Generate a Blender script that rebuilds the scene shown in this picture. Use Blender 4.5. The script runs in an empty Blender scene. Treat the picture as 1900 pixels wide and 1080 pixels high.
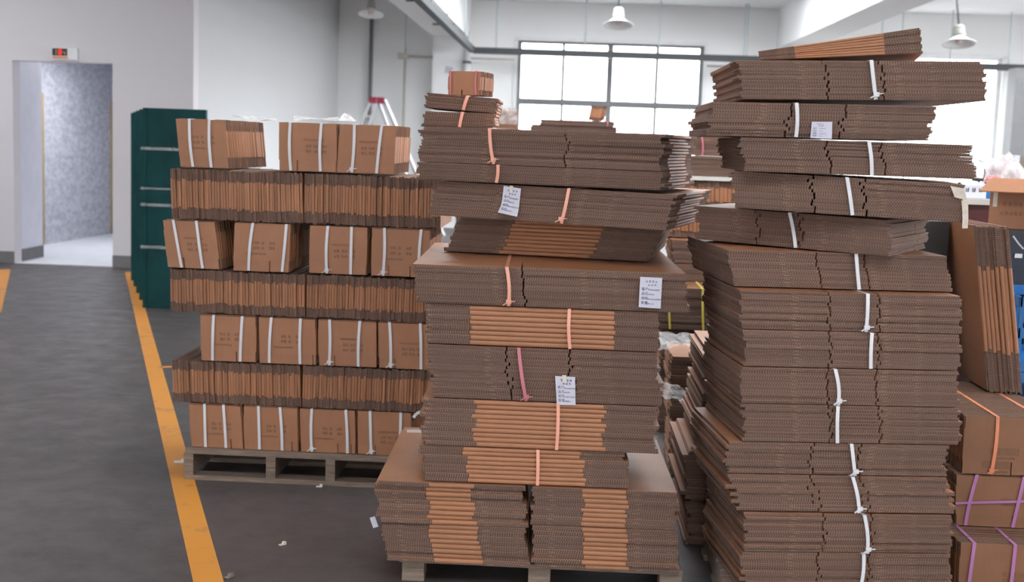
import bpy, bmesh, math, random
from mathutils import Vector, Matrix
random.seed(7)
SC = bpy.context.scene
COL = SC.collection
# ------------------------------------------------------------------ camera
FPX = 2350.0
TH, PSI, PHI = math.radians(2.0), math.radians(2.25), math.radians(6.7)
EYE = Vector((0, 0, 1.6))
FW = Vector((-math.sin(PSI)*math.cos(PHI), math.cos(PSI)*math.cos(PHI), -math.sin(PHI)))
r0 = Vector((math.cos(PSI), math.sin(PSI), 0)); u0 = r0.cross(FW)
RT = math.cos(TH)*r0 + math.sin(TH)*u0
UP = -math.sin(TH)*r0 + math.cos(TH)*u0
cam_d = bpy.data.cameras.new('camera'); cam = bpy.data.objects.new('camera', cam_d); COL.objects.link(cam)
cam.matrix_world = Matrix(((RT.x, UP.x, -FW.x, EYE.x), (RT.y, UP.y, -FW.y, EYE.y), (RT.z, UP.z, -FW.z, EYE.z), (0, 0, 0, 1)))
cam_d.sensor_width = 36; cam_d.lens = 36*FPX/1900; cam_d.clip_end = 300
cam_d.dof.use_dof = True; cam_d.dof.focus_distance = 4.5; cam_d.dof.aperture_fstop = 3.8
SC.camera = cam
# ------------------------------------------------------------------ light
W = bpy.data.worlds.new('overcast_sky'); SC.world = W; W.use_nodes = True
bg = W.node_tree.nodes['Background']
bg.inputs['Color'].default_value = (0.93, 0.96, 1.0, 1); bg.inputs['Strength'].default_value = 8.5
SC.view_settings.view_transform = 'Standard'; SC.view_settings.look = 'None'
SC.view_settings.gamma = 1; SC.view_settings.use_curve_mapping = False
SC.view_settings.exposure = 0.16

def at(x, y, Y):
    "the point of the room seen at that place of the photograph, on the plane at depth Y"
    d = FW + RT*((x-950)/FPX) + UP*((540-y)/FPX)
    return EYE + d*(Y/d.y)

# ------------------------------------------------------------------ materials
def new_mat(name):
    m = bpy.data.materials.new(name); m.use_nodes = True
    nt = m.node_tree; return m, nt, nt.nodes['Principled BSDF']
def N(nt, t, **kw):
    n = nt.nodes.new(t)
    for k, v in kw.items():
        if k in n.inputs: n.inputs[k].default_value = v
        else: setattr(n, k, v)
    return n
def mixcol(nt, a, b, fac, blend='MIX'):
    n = nt.nodes.new('ShaderNodeMix'); n.data_type = 'RGBA'; n.blend_type = blend
    for s, v in ((n.inputs[6], a), (n.inputs[7], b), (n.inputs[0], fac)):
        if hasattr(v, 'is_linked') or hasattr(v, 'links'): nt.links.new(v, s)
        else: s.default_value = v if not isinstance(v, tuple) else (*v, 1) if len(v) == 3 else v
    return n.outputs[2]
def ramp(nt, src, p0, p1, c0=(0, 0, 0), c1=(1, 1, 1)):
    n = nt.nodes.new('ShaderNodeValToRGB'); nt.links.new(src, n.inputs[0])
    e = n.color_ramp.elements; e[0].position = p0; e[1].position = p1
    e[0].color = (*c0, 1); e[1].color = (*c1, 1); return n.outputs[0]
def math_n(nt, op, a, b=None, c=None):
    n = nt.nodes.new('ShaderNodeMath'); n.operation = op
    for i, v in enumerate((a, b, c)):
        if v is None: continue
        if hasattr(v, 'links'): nt.links.new(v, n.inputs[i])
        else: n.inputs[i].default_value = v
    return n.outputs[0]
def noise(nt, vec, scale, detail=3, rough=0.55, stretch=None):
    if stretch:
        mp = N(nt, 'ShaderNodeMapping'); mp.inputs['Scale'].default_value = stretch
        nt.links.new(vec, mp.inputs[0]); vec = mp.outputs[0]
    n = N(nt, 'ShaderNodeTexNoise', Scale=scale, Detail=detail, Roughness=rough)
    nt.links.new(vec, n.inputs['Vector']); return n.outputs['Fac']
def bump(nt, bs, h, strength=0.3, dist=0.01):
    b = N(nt, 'ShaderNodeBump', Strength=strength, Distance=dist); nt.links.new(h, b.inputs['Height'])
    nt.links.new(b.outputs[0], bs.inputs['Normal'])
def plain(name, col, rough=0.6, var=0.12, scale=6, metal=0, bmp=0.0, alpha=1.0):
    m, nt, bs = new_mat(name)
    tc = N(nt, 'ShaderNodeTexCoord').outputs['Object']
    f = noise(nt, tc, scale, 4)
    c = mixcol(nt, tuple(v*(1-var) for v in col), tuple(min(1, v*(1+var)) for v in col), ramp(nt, f, .3, .7))
    nt.links.new(c, bs.inputs['Base Color'])
    bs.inputs['Roughness'].default_value = rough; bs.inputs['Metallic'].default_value = metal
    if bmp: bump(nt, bs, noise(nt, tc, scale*8, 3), bmp, 0.004)
    bs.inputs['Alpha'].default_value = alpha
    return m
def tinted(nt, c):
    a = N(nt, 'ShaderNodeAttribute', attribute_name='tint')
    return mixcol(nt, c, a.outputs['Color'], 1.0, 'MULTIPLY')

KRAFT = (0.365, 0.158, 0.076)
def kraft_mat(name, col):
    m, nt, bs = new_mat(name)
    tc = N(nt, 'ShaderNodeTexCoord').outputs['Object']
    f = noise(nt, tc, 3.5, 5, .6); g = noise(nt, tc, 90, 2, .5, (1, .15, .15))
    c = mixcol(nt, tuple(v*.84 for v in col), tuple(v*1.12 for v in col), ramp(nt, f, .3, .72))
    c = mixcol(nt, c, tuple(v*.8 for v in col), math_n(nt, 'MULTIPLY', ramp(nt, g, .5, .8), .35))
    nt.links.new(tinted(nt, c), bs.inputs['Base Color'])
    bs.inputs['Roughness'].default_value = .51
    bump(nt, bs, g, .12, .003)
    return m
def edge_mat(name, liner, hollow, pitch=.0085):
    "raw cut edge of corrugated board: two liners with a sine flute between; UV u in metres, v across the board"
    m, nt, bs = new_mat(name)
    uv = N(nt, 'ShaderNodeUVMap', uv_map='uv').outputs[0]
    sx = N(nt, 'ShaderNodeSeparateXYZ'); nt.links.new(uv, sx.inputs[0])
    tc = N(nt, 'ShaderNodeTexCoord').outputs['Object']
    wob = noise(nt, tc, 22, 2)
    ph = math_n(nt, 'ADD', math_n(nt, 'MULTIPLY', sx.outputs[0], 2*math.pi/pitch), math_n(nt, 'MULTIPLY', wob, 3.0))
    ph = math_n(nt, 'SUBTRACT', ph, math_n(nt, 'MULTIPLY', sx.outputs[1], 4.6))
    flute = ramp(nt, math_n(nt, 'SINE', ph), -.1, .45)
    top = math_n(nt, 'MULTIPLY', ramp(nt, sx.outputs[1], .82, .89), .85); low = ramp(nt, sx.outputs[1], .05, .14)
    pat = math_n(nt, 'MULTIPLY', math_n(nt, 'MAXIMUM', math_n(nt, 'MULTIPLY', flute, .85), top), low)
    c = mixcol(nt, hollow, liner, pat)  # darker colour paints in the shade of flute hollows and the lower gap
    st = noise(nt, tc, 14, 4, .65, (1, 1, 9)); st2 = noise(nt, tc, 3.2, 3, .6, (1, 1, 4))
    c = mixcol(nt, c, (0.36, 0.225, 0.145), math_n(nt, 'MULTIPLY', ramp(nt, st, .62, .70), .8))
    c = mixcol(nt, c, (0.085, 0.052, 0.040), math_n(nt, 'MULTIPLY', ramp(nt, st2, .45, .8), .45))
    nt.links.new(tinted(nt, c), bs.inputs['Base Color'])
    bs.inputs['Roughness'].default_value = .9
    bump(nt, bs, pat, .5, .003)
    return m
M_KRAFT = kraft_mat('kraft_liner', KRAFT)
M_EDGE = edge_mat('corrugated_edge', (0.258, 0.152, 0.110), (0.098, 0.057, 0.043))
M_WHITE_STRAP = plain('white_strap', (0.66, 0.65, 0.67), .35, .05)
M_PEACH_STRAP = plain('peach_strap', (0.80, 0.36, 0.25), .35, .08)
M_PINK_STRAP = plain('pink_strap', (0.55, 0.17, 0.21), .35, .1)
M_PURPLE_STRAP = plain('purple_strap', (0.40, 0.16, 0.34), .4, .1)
M_ORANGE_STRAP = plain('orange_strap', (0.72, 0.24, 0.12), .4, .1)
M_YELLOW_STRAP = plain('yellow_strap', (0.66, 0.55, 0.10), .4, .1)
M_PAPER = plain('label_paper', (0.56, 0.54, 0.62), .7, .03)
M_INK = plain('grey_print', (0.14, 0.13, 0.17), .8, .05)
M_BOXINK = plain('brown_print', (0.185, 0.090, 0.050), .8, .1)
M_TAPE = plain('masking_tape', (0.62, 0.58, 0.47), .5, .05)
M_WOOD = None
def wood_mat():
    m, nt, bs = new_mat('weathered_pallet_wood')
    tc = N(nt, 'ShaderNodeTexCoord').outputs['Object']
    g = noise(nt, tc, 9, 6, .65, (1, 12, 12)); f = noise(nt, tc, 2.5, 3)
    c = mixcol(nt, (0.12, 0.085, 0.062), (0.30, 0.215, 0.16), ramp(nt, g, .3, .7))
    c = mixcol(nt, c, (0.22, 0.18, 0.15), math_n(nt, 'MULTIPLY', ramp(nt, f, .4, .7), .5))
    nt.links.new(c, bs.inputs['Base Color']); bs.inputs['Roughness'].default_value = .85
    bump(nt, bs, g, .4, .004); return m
M_WOOD = wood_mat()
def floor_mat():
    m, nt, bs = new_mat('worn_concrete')
    tc = N(nt, 'ShaderNodeTexCoord').outputs['Object']
    a = noise(nt, tc, .7, 5, .6); b = noise(nt, tc, 5, 6, .65); s = noise(nt, tc, 1.9, 4, .7); sp = noise(nt, tc, 60, 3, .6)
    c = mixcol(nt, (0.058, 0.046, 0.044), (0.084, 0.069, 0.067), ramp(nt, a, .3, .7))
    c = mixcol(nt, c, (0.044, 0.034, 0.031), math_n(nt, 'MULTIPLY', ramp(nt, b, .45, .8), .5))
    c = mixcol(nt, c, (0.05, 0.042, 0.038), math_n(nt, 'MULTIPLY', ramp(nt, s, .66, .75), .45))
    c = mixcol(nt, c, (0.32, 0.30, 0.30), math_n(nt, 'MULTIPLY', ramp(nt, sp, .62, .75), .25))
    nt.links.new(c, bs.inputs['Base Color'])
    r = ramp(nt, b, .3, .8, (.38, .38, .38), (.6, .6, .6)); nt.links.new(r, bs.inputs['Roughness'])
    bump(nt, bs, b, .12, .004); return m
M_FLOOR = floor_mat()
def wall_mat(name, col):
    m, nt, bs = new_mat(name)
    tc = N(nt, 'ShaderNodeTexCoord').outputs['Object']
    a = noise(nt, tc, .35, 4, .6); b = noise(nt, tc, 30, 3)
    c = mixcol(nt, tuple(v*.95 for v in col), tuple(min(1, v*1.03) for v in col), a)
    nt.links.new(c, bs.inputs['Base Color']); bs.inputs['Roughness'].default_value = .85
    bump(nt, bs, b, .06, .002); return m
M_WALL = wall_mat('white_plaster', (0.86, 0.855, 0.85))
M_WALL_DOOR = wall_mat('faintly_pink_plaster', (0.70, 0.66, 0.685))
M_CEIL = wall_mat('white_ceiling_paint', (0.82, 0.82, 0.82))
M_BASE = plain('grey_baseboard_paint', (0.17, 0.16, 0.165), .6, .1)
M_STEEL = plain('grey_window_steel', (0.16, 0.16, 0.165), .5, .08)
M_WHITEP = plain('white_paint', (0.78, 0.78, 0.78), .5, .04)
M_PIPE = plain('beige_pipe', (0.50, 0.47, 0.42), .5, .06)
M_DARKPIPE = plain('dark_grey_duct', (0.055, 0.058, 0.062), .6, .1)
M_ROD = plain('galvanised_rod', (0.50, 0.58, 0.60), .4, .06)
M_LAMPBODY = plain('lamp_housing_grey', (0.40, 0.41, 0.36), .45, .08)
M_LAMPBOWL = plain('lamp_enamel', (0.85, 0.84, 0.84), .35, .03)
M_BULB = plain('lamp_glass', (0.62, 0.50, 0.48), .2, .05)
def line_mat():
    m, nt, bs = new_mat('worn_yellow_paint')
    tc = N(nt, 'ShaderNodeTexCoord').outputs['Object']
    a = noise(nt, tc, 7, 6, .7); b = noise(nt, tc, 1.6, 3)
    w = math_n(nt, 'MULTIPLY', ramp(nt, a, .55, .66), ramp(nt, b, .3, .62))
    c = mixcol(nt, (0.60, 0.235, 0.025), (0.19, 0.13, 0.10), w)
    nt.links.new(c, bs.inputs['Base Color']); bs.inputs['Roughness'].default_value = .6; return m
M_LINE = line_mat()
M_GREEN = plain('dark_green_sheet', (0.002, 0.052, 0.054), .6, .25, 3); M_GREEN.node_tree.nodes['Principled BSDF'].inputs['Specular IOR Level'].default_value = .25
M_FILMCLEAR = None
def film_mat(name, col, alpha, rough=.12):
    m, nt, bs = new_mat(name)
    tc = N(nt, 'ShaderNodeTexCoord').outputs['Object']
    f = noise(nt, tc, 14, 4, .6)
    bs.inputs['Base Color'].default_value = (*col, 1); bs.inputs['Roughness'].default_value = rough
    a = N(nt, 'ShaderNodeMapRange'); nt.links.new(f, a.inputs[0])
    a.inputs[1].default_value = .35; a.inputs[2].default_value = .7; a.inputs[3].default_value = alpha*.5; a.inputs[4].default_value = min(1, alpha*1.4)
    nt.links.new(a.outputs[0], bs.inputs['Alpha'])
    bump(nt, bs, f, .8, .02); return m
M_FILM = film_mat('clear_stretch_film', (0.72, 0.70, 0.70), .34)
M_FILMDENSE = film_mat('cloudy_stretch_film', (0.80, 0.74, 0.71), .62, .25)
def glass_mat():
    m = bpy.data.materials.new('window_glass'); m.use_nodes = True; nt = m.node_tree; nt.nodes.clear()
    o = N(nt, 'ShaderNodeOutputMaterial'); t = N(nt, 'ShaderNodeBsdfTransparent'); t.inputs[0].default_value = (.95, .96, .96, 1)
    g = N(nt, 'ShaderNodeBsdfGlossy', Roughness=.05); mx = N(nt, 'ShaderNodeMixShader'); mx.inputs[0].default_value = .06
    nt.links.new(t.outputs[0], mx.inputs[1]); nt.links.new(g.outputs[0], mx.inputs[2]); nt.links.new(mx.outputs[0], o.inputs[0]); return m
M_GLASS = glass_mat()
def lift_mat():
    m, nt, bs = new_mat('mottled_lift_steel')
    tc = N(nt, 'ShaderNodeTexCoord').outputs['Object']
    f = noise(nt, tc, 8, 5, .7, (1, 1, 2.0)); b = noise(nt, tc, .9, 3)
    c = mixcol(nt, (0.40, 0.41, 0.455), (0.64, 0.65, 0.70), ramp(nt, f, .36, .64))
    nt.links.new(c, bs.inputs['Base Color']); bs.inputs['Roughness'].default_value = .42; bs.inputs['Metallic'].default_value = .1
    bump(nt, bs, f, .25, .01); return m
M_LIFT = lift_mat()
M_LIFTWALL = plain('lift_side_panel', (0.72, 0.72, 0.78), .5, .04)
M_LIFTFLOOR = plain('lift_floor_plate', (0.72, 0.73, 0.76), .5, .05)
M_BUMPER = plain('lift_wood_bumper', (0.36, 0.26, 0.15), .7, .1)
M_BLACK = plain('black_plastic', (0.018, 0.018, 0.02), .4, .1)
M_NAVY = plain('dark_navy_steel', (0.012, 0.016, 0.030), .4, .1)
M_BLUE = plain('blue_plastic', (0.018, 0.15, 0.40), .4, .1)
M_MAROON = plain('maroon_board', (0.125, 0.038, 0.040), .5, .15, 4)
M_PALE = plain('pale_board_top', (0.66, 0.62, 0.56), .6, .06)
M_WHITEBOX = plain('white_carton', (0.68, 0.69, 0.76), .6, .03)
M_PINKBAG = film_mat('pink_plastic_bag', (0.80, 0.30, 0.30), .8, .3)
M_WHITEBAG = film_mat('white_plastic_bag', (0.85, 0.76, 0.76), .8, .3)
M_ALU = plain('ladder_aluminium', (0.62, 0.62, 0.64), .35, .05, metal=.5)
M_RED = plain('ladder_red_cap', (0.36, 0.03, 0.07), .5, .1)
M_OUT = plain('pale_yard_concrete', (0.55, 0.55, 0.54), .9, .1)

def emis(name, col, s):
    m = bpy.data.materials.new(name); m.use_nodes = True; nt = m.node_tree; nt.nodes.clear()
    o = N(nt, 'ShaderNodeOutputMaterial'); e = N(nt, 'ShaderNodeEmission', Strength=s); e.inputs[0].default_value = (*col, 1)
    nt.links.new(e.outputs[0], o.inputs[0]); return m

# ------------------------------------------------------------------ mesh helpers
I4 = Matrix.Identity(4)
class MB:
    def __init__(s, mats):
        s.bm = bmesh.new(); s.mats = mats; s.uv = s.bm.loops.layers.uv.new('uv'); s.t = s.bm.verts.layers.float_color.new('tint')
    def vert(s, p, tint=1.0):
        v = s.bm.verts.new(p); c = tint if isinstance(tint, tuple) else (tint, tint, tint); v[s.t] = (*c, 1); return v
    def poly(s, pts, mi=0, tint=1.0, uvs=None, smooth=False):
        f = s.bm.faces.new([s.vert(p, tint) for p in pts]); f.material_index = mi; f.smooth = smooth
        if uvs:
            for l, u in zip(f.loops, uvs): l[s.uv].uv = u
        return f
    def box(s, x0, x1, y0, y1, z0, z1, M=I4, mi=0, tint=1.0, em=None, v0=0, v1=1):
        "em: {'-x','+x','-y','+y'} faces that take material 1 with edge uv"
        P = [M @ Vector(p) for p in ((x0, y0, z0), (x1, y0, z0), (x1, y1, z0), (x0, y1, z0), (x0, y0, z1), (x1, y0, z1), (x1, y1, z1), (x0, y1, z1))]
        for key, ids in (('-z', (3, 2, 1, 0)), ('+z', (4, 5, 6, 7)), ('-y', (0, 1, 5, 4)), ('+x', (1, 2, 6, 5)), ('+y', (2, 3, 7, 6)), ('-x', (3, 0, 4, 7))):
            if em and key in em:
                L = (x1-x0) if key[1] == 'y' else (y1-y0)
                u = x0 if key[1] == 'y' else y0
                o = random.random()
                s.poly([P[i] for i in ids], 1, tint, ((u+o, v0), (u+o+L, v0), (u+o+L, v1), (u+o, v1)))
            else: s.poly([P[i] for i in ids], mi, tint)
    def beam(s, a, b, w, h, mi=0, up=Vector((0, 0, 1)), tint=1.0):
        a = Vector(a); b = Vector(b); d = (b-a); L = d.length; d.normalize()
        if abs(d.dot(up)) > .98: up = Vector((0, 1, 0)) if abs(d.y) < .9 else Vector((0, 0, 1))
        x = d.cross(up).normalized(); z = x.cross(d)
        M = Matrix(((x.x, d.x, z.x, a.x), (x.y, d.y, z.y, a.y), (x.z, d.z, z.z, a.z), (0, 0, 0, 1)))
        s.box(-w/2, w/2, 0, L, -h/2, h/2, M, mi, tint)
    def tube(s, pts, r, n=8, mi=0, smooth=True):
        pts = [Vector(p) for p in pts]; rings = []
        for i, p in enumerate(pts):
            d = (pts[min(i+1, len(pts)-1)]-pts[max(i-1, 0)]).normalized()
            u = Vector((0, 0, 1)) if abs(d.z) < .9 else Vector((0, 1, 0))
            x = d.cross(u).normalized(); y = x.cross(d)
            rr = r[i] if isinstance(r, (list, tuple)) else r
            rings.append([s.vert(p+(x*math.cos(k*2*math.pi/n)+y*math.sin(k*2*math.pi/n))*rr) for k in range(n)])
        for i in range(len(rings)-1):
            for k in range(n):
                f = s.bm.faces.new((rings[i][k], rings[i][(k+1) % n], rings[i+1][(k+1) % n], rings[i+1][k])); f.material_index = mi; f.smooth = smooth
        for rg, fl in ((rings[0], True), (rings[-1], False)):
            f = s.bm.faces.new(rg[::-1] if fl else rg); f.material_index = mi
    def lathe(s, prof, n=28, c=Vector((0, 0, 0)), mi=0, cap=True):
        rings = [[s.vert((c.x+r*math.cos(k*2*math.pi/n), c.y+r*math.sin(k*2*math.pi/n), c.z+z)) for k in range(n)] for r, z in prof]
        for i in range(len(rings)-1):
            for k in range(n):
                f = s.bm.faces.new((rings[i][k], rings[i][(k+1) % n], rings[i+1][(k+1) % n], rings[i+1][k])); f.material_index = mi; f.smooth = True
        if cap:
            for rg in (rings[0], rings[-1]):
                f = s.bm.faces.new(rg); f.material_index = mi
    def mesh(s, name):
        bmesh.ops.recalc_face_normals(s.bm, faces=s.bm.faces)
        me = bpy.data.meshes.new(name); s.bm.to_mesh(me); s.bm.free()
        for m in s.mats: me.materials.append(m)
        return me
    def build(s, name, parent=None, M=None):
        return link(name, s.mesh(name), parent, M)
def link(name, me, parent=None, M=None):
    o = bpy.data.objects.new(name, me); COL.objects.link(o)
    if parent is not None: o.parent = parent
    if M is not None: o.matrix_local = M
    return o
def tag(o, label=None, cat=None, group=None, kind=None):
    if label: o['label'] = label
    if cat: o['category'] = cat
    if group: o['group'] = group
    if kind: o['kind'] = kind
    return o
def thing(name, label, cat, M=None, group=None):
    o = bpy.data.objects.new(name, None); o.empty_display_size = .1; COL.objects.link(o)
    if M is not None: o.matrix_world = M
    return tag(o, label, cat, group)
def struct(name, mb, parent=None):
    o = mb.build(name, parent)
    if parent is None: o['kind'] = 'structure'
    return o
def T(x, y, z, rz=0): return Matrix.Translation((x, y, z)) @ Matrix.Rotation(rz, 4, 'Z')

# ------------------------------------------------------------------ the hall
CZ, BY, LX, DY = 4.15, 23.5, -4.27, 14.4       # ceiling, back wall, left wall, lift wall
XL, XR, RY = -11.5, 12.6, -9.0
OX0, OX1, OZ = at(25, 300, DY).x, at(209, 300, DY).x, 2.33
mb = MB([M_FLOOR]); mb.box(XL-.2, XR+.2, RY-.2, BY+.3, -.2, 0); struct('floor', mb)
SKY_X = ((-8.9, -6.2), (-1.4, 3.2), (5.4, 8.6)); SKY_Y = ((-5, -4), (-1.0, 1.4), (5, 6.8), (10.0, 12.4), (14.4, 16.8), (17.1, 19.5))  # unseen rooflights, added and sized to brighten the hall
mb = MB([M_CEIL]); u = XL-.2
SKY_E = (19.5, 20.7, 19.4)
for i, (a, b) in enumerate(SKY_X):
    mb.box(u, a, RY-.2, BY+.3, CZ, CZ+.2); v = RY-.2
    for c, d in SKY_Y[:-1]+((SKY_Y[-1][0], SKY_E[i]),): mb.box(a, b, v, c, CZ, CZ+.2); v = d
    mb.box(a, b, v, BY+.3, CZ, CZ+.2); u = b
mb.box(u, XR+.2, RY-.2, BY+.3, CZ, CZ+.2); struct('ceiling', mb)
k = 3
for i, (a, b) in enumerate(SKY_X):
    for c, d in SKY_Y[:-1]+((SKY_Y[-1][0], SKY_E[i]),):
        mb = MB([M_GLASS]); mb.box(a-.05, b+.05, c-.05, d+.05, CZ+.2, CZ+.21); tag(struct('window_%d' % k, mb), 'rooflight in the ceiling above the frame'); k += 1
mb = MB([M_OUT]); mb.box(-60, 60, -70, 90, -.5, -.21); struct('trim_1', mb)['label'] = 'pale concrete yard outside the hall'
W1 = (at(960, 70, BY).x, at(1309, 86, BY).x, 1.0, 3.47); W2 = (4.55, at(1862, 120, BY).x, .98, 3.42)
def wall_with_holes(name, mat, axis, pos, thick, a0, a1, holes, z1=CZ):
    "axis 'x': wall runs along x at y=pos..pos+thick"
    mb = MB([mat])
    def bx(u0, u1, z0, zz):
        if u1-u0 < 1e-4 or zz-z0 < 1e-4: return
        if axis == 'x': mb.box(u0, u1, min(pos, pos+thick), max(pos, pos+thick), z0, zz)
        else: mb.box(min(pos, pos+thick), max(pos, pos+thick), u0, u1, z0, zz)
    u = a0
    for h0, h1, z0, zz in sorted(holes):
        bx(u, h0, 0, z1); bx(h0, h1, 0, z0); bx(h0, h1, zz, z1); u = h1
    bx(u, a1, 0, z1); return struct(name, mb)
wall_with_holes('wall_back', M_WALL, 'x', BY, .25, LX-.2, XR+.2, [W1, W2, (10.6, 12.4, 1.0, 3.45)])
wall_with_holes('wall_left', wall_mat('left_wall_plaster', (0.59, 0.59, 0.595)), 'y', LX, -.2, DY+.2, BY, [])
wall_with_holes('wall_lift', M_WALL_DOOR, 'x', DY, .2, XL, LX, [(OX0, OX1, 0, OZ)])
wall_with_holes('wall_far_left', M_WALL, 'y', XL, -.2, RY, DY+.2, [(-6, -3.5, .9, 3.5)])
wall_with_holes('wall_right', M_WALL, 'y', XR, .2, RY, BY, [(-7, -5, .9, 3.6), (1, 4, .9, 3.6), (6, 11, .9, 3.8), (11.5, 17, .9, 3.8), (17.5, 23.2, .5, 3.9)])
wall_with_holes('wall_rear', M_WALL, 'x', RY, -.2, XL, XR, [(-9.5, -6.5, 0, 3.4), (-1.5, 1.5, 1.0, 3.4), (6.5, 9.5, 1.0, 3.4)])
mb = MB([M_BASE]); mb.box(XL, OX0, DY-.015, DY, 0, .14); struct('baseboard_lift_1', mb)
mb = MB([M_BASE]); mb.box(OX1, LX, DY-.015, DY, 0, .14); struct('baseboard_lift_2', mb)
mb = MB([M_BASE]); mb.box(LX, LX+.015, DY, BY, 0, .14); struct('baseboard_left', mb)
mb = MB([M_BASE]); mb.box(LX, XR, BY-.015, BY, 0, .14); struct('baseboard_back', mb)
for i, (x0, x1) in enumerate(((-2.49, -1.85), (3.72, 4.3), (9.85, 10.4))):
    mb = MB([M_CEIL]); mb.box(x0, x1, RY, BY, 3.45, CZ); tag(struct('trim_%d' % (i+2), mb), ('white ceiling beam on the left, above the dark duct', 'white ceiling beam in front of the right lamp', 'white ceiling beam at the far right')[i])
    mb = MB([M_WALL]); mb.box(x0, x1, BY-.35, BY, 0, 3.45); tag(struct('trim_%d' % (i+5), mb), ('wall column left of the large window', 'wall column between the two windows', 'wall column at the far right')[i])
mb = MB([M_STEEL]); mb.box(at(1880, 200, 20).x, at(1880, 200, 20).x+.35, 20, 20.35, 0, 3.0)
tag(struct('trim_8', mb), 'dark grey steel column at the right edge')

def window(name, X0, X1, Z0, Z1, zs, label, M_STEEL=M_STEEL, bars=True):
    root = bpy.data.objects.new(name, None); COL.objects.link(root); root.location = ((X0+X1)/2, BY, Z0); tag(root, label, kind='structure')
    Mi = Matrix.Translation(root.location).inverted()
    xs = [X0+(X1-X0)*k/4 for k in range(5)]
    mb = MB([M_WHITEP]); e = .05
    for b in ((X0-.04, X0+.015, Z0, Z1), (X1-.015, X1+.04, Z0, Z1), (X0-.04, X1+.04, Z1-.015, Z1+.045), (X0-.1, X1+.1, Z0-.05, Z0)):
        mb.box(b[0], b[1], BY-.03, BY+.25, b[2], b[3], Mi)
    mb.build('window_surround', root)
    mb = MB([M_STEEL]); y0, y1 = BY+.06, BY+.12
    for b in ((X0+.015, X0+.085, Z0, Z1), (X1-.085, X1-.015, Z0, Z1), (X0+.085, X1-.085, Z1-.06, Z1-.015), (X0+.085, X1-.085, Z0, Z0+.06)):
        mb.box(b[0], b[1], y0, y1, b[2], b[3], Mi)
    mb.build('window_frame', root)
    for k, hw in ((1, .027), (2, .052), (3, .027)) if bars else ((1, .012), (2, .02), (3, .012)):
        mb = MB([M_STEEL]); mb.box(xs[k]-hw, xs[k]+hw, y0, y1-.005, Z0+.055, Z1-.055, Mi); mb.build('mullion', root)
    for z, hw in zs[1:-1]:
        mb = MB([M_STEEL]); mb.box(X0+.07, X1-.07, y0+.004, y1-.009, z-hw, z+hw, Mi); mb.build('transom', root)
    for i in range(4):
        for j in range(len(zs)-1):
            mb = MB([M_GLASS]); mb.box(xs[i]+.02, xs[i+1]-.02, BY+.088, BY+.094, zs[j][0]+.01, zs[j+1][0]-.01, Mi); mb.build('pane', root)
zb = at(1130, 193, BY).z; zt = at(1133, 101, BY).z
window('window_1', *W1, [(W1[2]+.04, 0), (1.55, .05), (zb, .058), (zt, .04), (W1[3]-.04, 0)], 'large steel-framed window behind the middle carton stacks')
window('window_2', *W2, [(W2[2]+.04, 0), (1.55, .02), (W2[3]-.04, 0)], 'white-framed bright window behind the right carton stack', M_WHITEP, False)

# freight lift behind the opening in the left wall
L1Y = 16.9
def flz(x, y):
    d = FW + RT*((x-950)/FPX) + UP*((540-y)/FPX); p = EYE + d*(-1.6/d.z); return Vector((p.x, p.y, 0))
LA, LB = flz(71, 457), flz(214, 433); D_ = (LB-LA)/(LB.y-LA.y); L0 = LA+D_*(15.2-LA.y); L1 = LA+D_*(20.6-LA.y); RX = -4.5
def wall_ab(name, a, b, mat, h=2.6, thick=.08):
    mb = MB([mat]); d = (b-a).normalized(); n = Vector((-d.y, d.x, 0))*thick; c = [a, b, b+n, a+n]
    lo = [Vector((p.x, p.y, 0)) for p in c]; hi = [Vector((p.x, p.y, h)) for p in c]
    mb.poly(lo[::-1]); mb.poly(hi)
    for i in range(4): mb.poly([lo[i], lo[(i+1) % 4], hi[(i+1) % 4], hi[i]])
    return struct(name, mb)
wall_ab('wall_lift_inside_left', L0, L1, M_LIFT); wall_ab('wall_lift_inside_back', L1, Vector((RX, L1.y, 0)), M_LIFT); wall_ab('wall_lift_inside_right', Vector((RX, L1.y, 0)), Vector((RX, DY+.2, 0)), M_LIFTWALL)
mb = MB([M_LIFTWALL]); mb.box(OX0-.12, OX0, DY+.2, 15.2, 0, 2.6); struct('wall_lift_jamb', mb)
mb = MB([M_LIFTWALL]); mb.box(L0.x-.1, OX0-.12, 15.1, 15.2, 0, 2.6); struct('wall_lift_inside_front', mb)
mb = MB([M_BASE]); mb.box(OX0, OX0+.012, DY+.2, 15.2, 0, .15); struct('baseboard_lift_jamb', mb)
mb = MB([M_LIFTFLOOR]); mb.box(L0.x, RX, DY+.03, L1.y, 0, .006); struct('floor_lift', mb)
mb = MB([M_LIFTWALL]); mb.box(L0.x-.2, RX+.1, DY+.2, L1.y+.1, 2.6, 2.7); struct('ceiling_lift', mb)
for k, (u, y0) in enumerate(((.01, 172), (.93, 182))):
    p = LA+(LB-LA)*u; d = (LB-LA).normalized(); q = p+d*(.07 if k == 0 else .16); n = Vector((d.y, -d.x, 0))*.05
    mb = MB([M_BUMPER]); c = [p+n, q+n, q, p]; h = 1.6+(233-y0)/FPX*p.y
    lo = [Vector((v.x, v.y, .02)) for v in c]; hi = [Vector((v.x, v.y, h)) for v in c]; mb.poly(lo[::-1]); mb.poly(hi)
    for i in range(4): mb.poly([lo[i], lo[(i+1) % 4], hi[(i+1) % 4], hi[i]])
    tag(struct('trim_%d' % (10+k), mb), ('brown wooden bumper strip at the left inside the lift', 'brown wooden bumper strip at the right inside the lift')[k])
lt = thing('lift_lamp', 'ceiling lamp panel inside the freight lift', 'lamp', T(-5.9, 16.6, 2.555))
mb = MB([M_WHITEP]); mb.box(-.42, .42, -.42, .42, 0, .04); mb.build('housing', lt)
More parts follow.
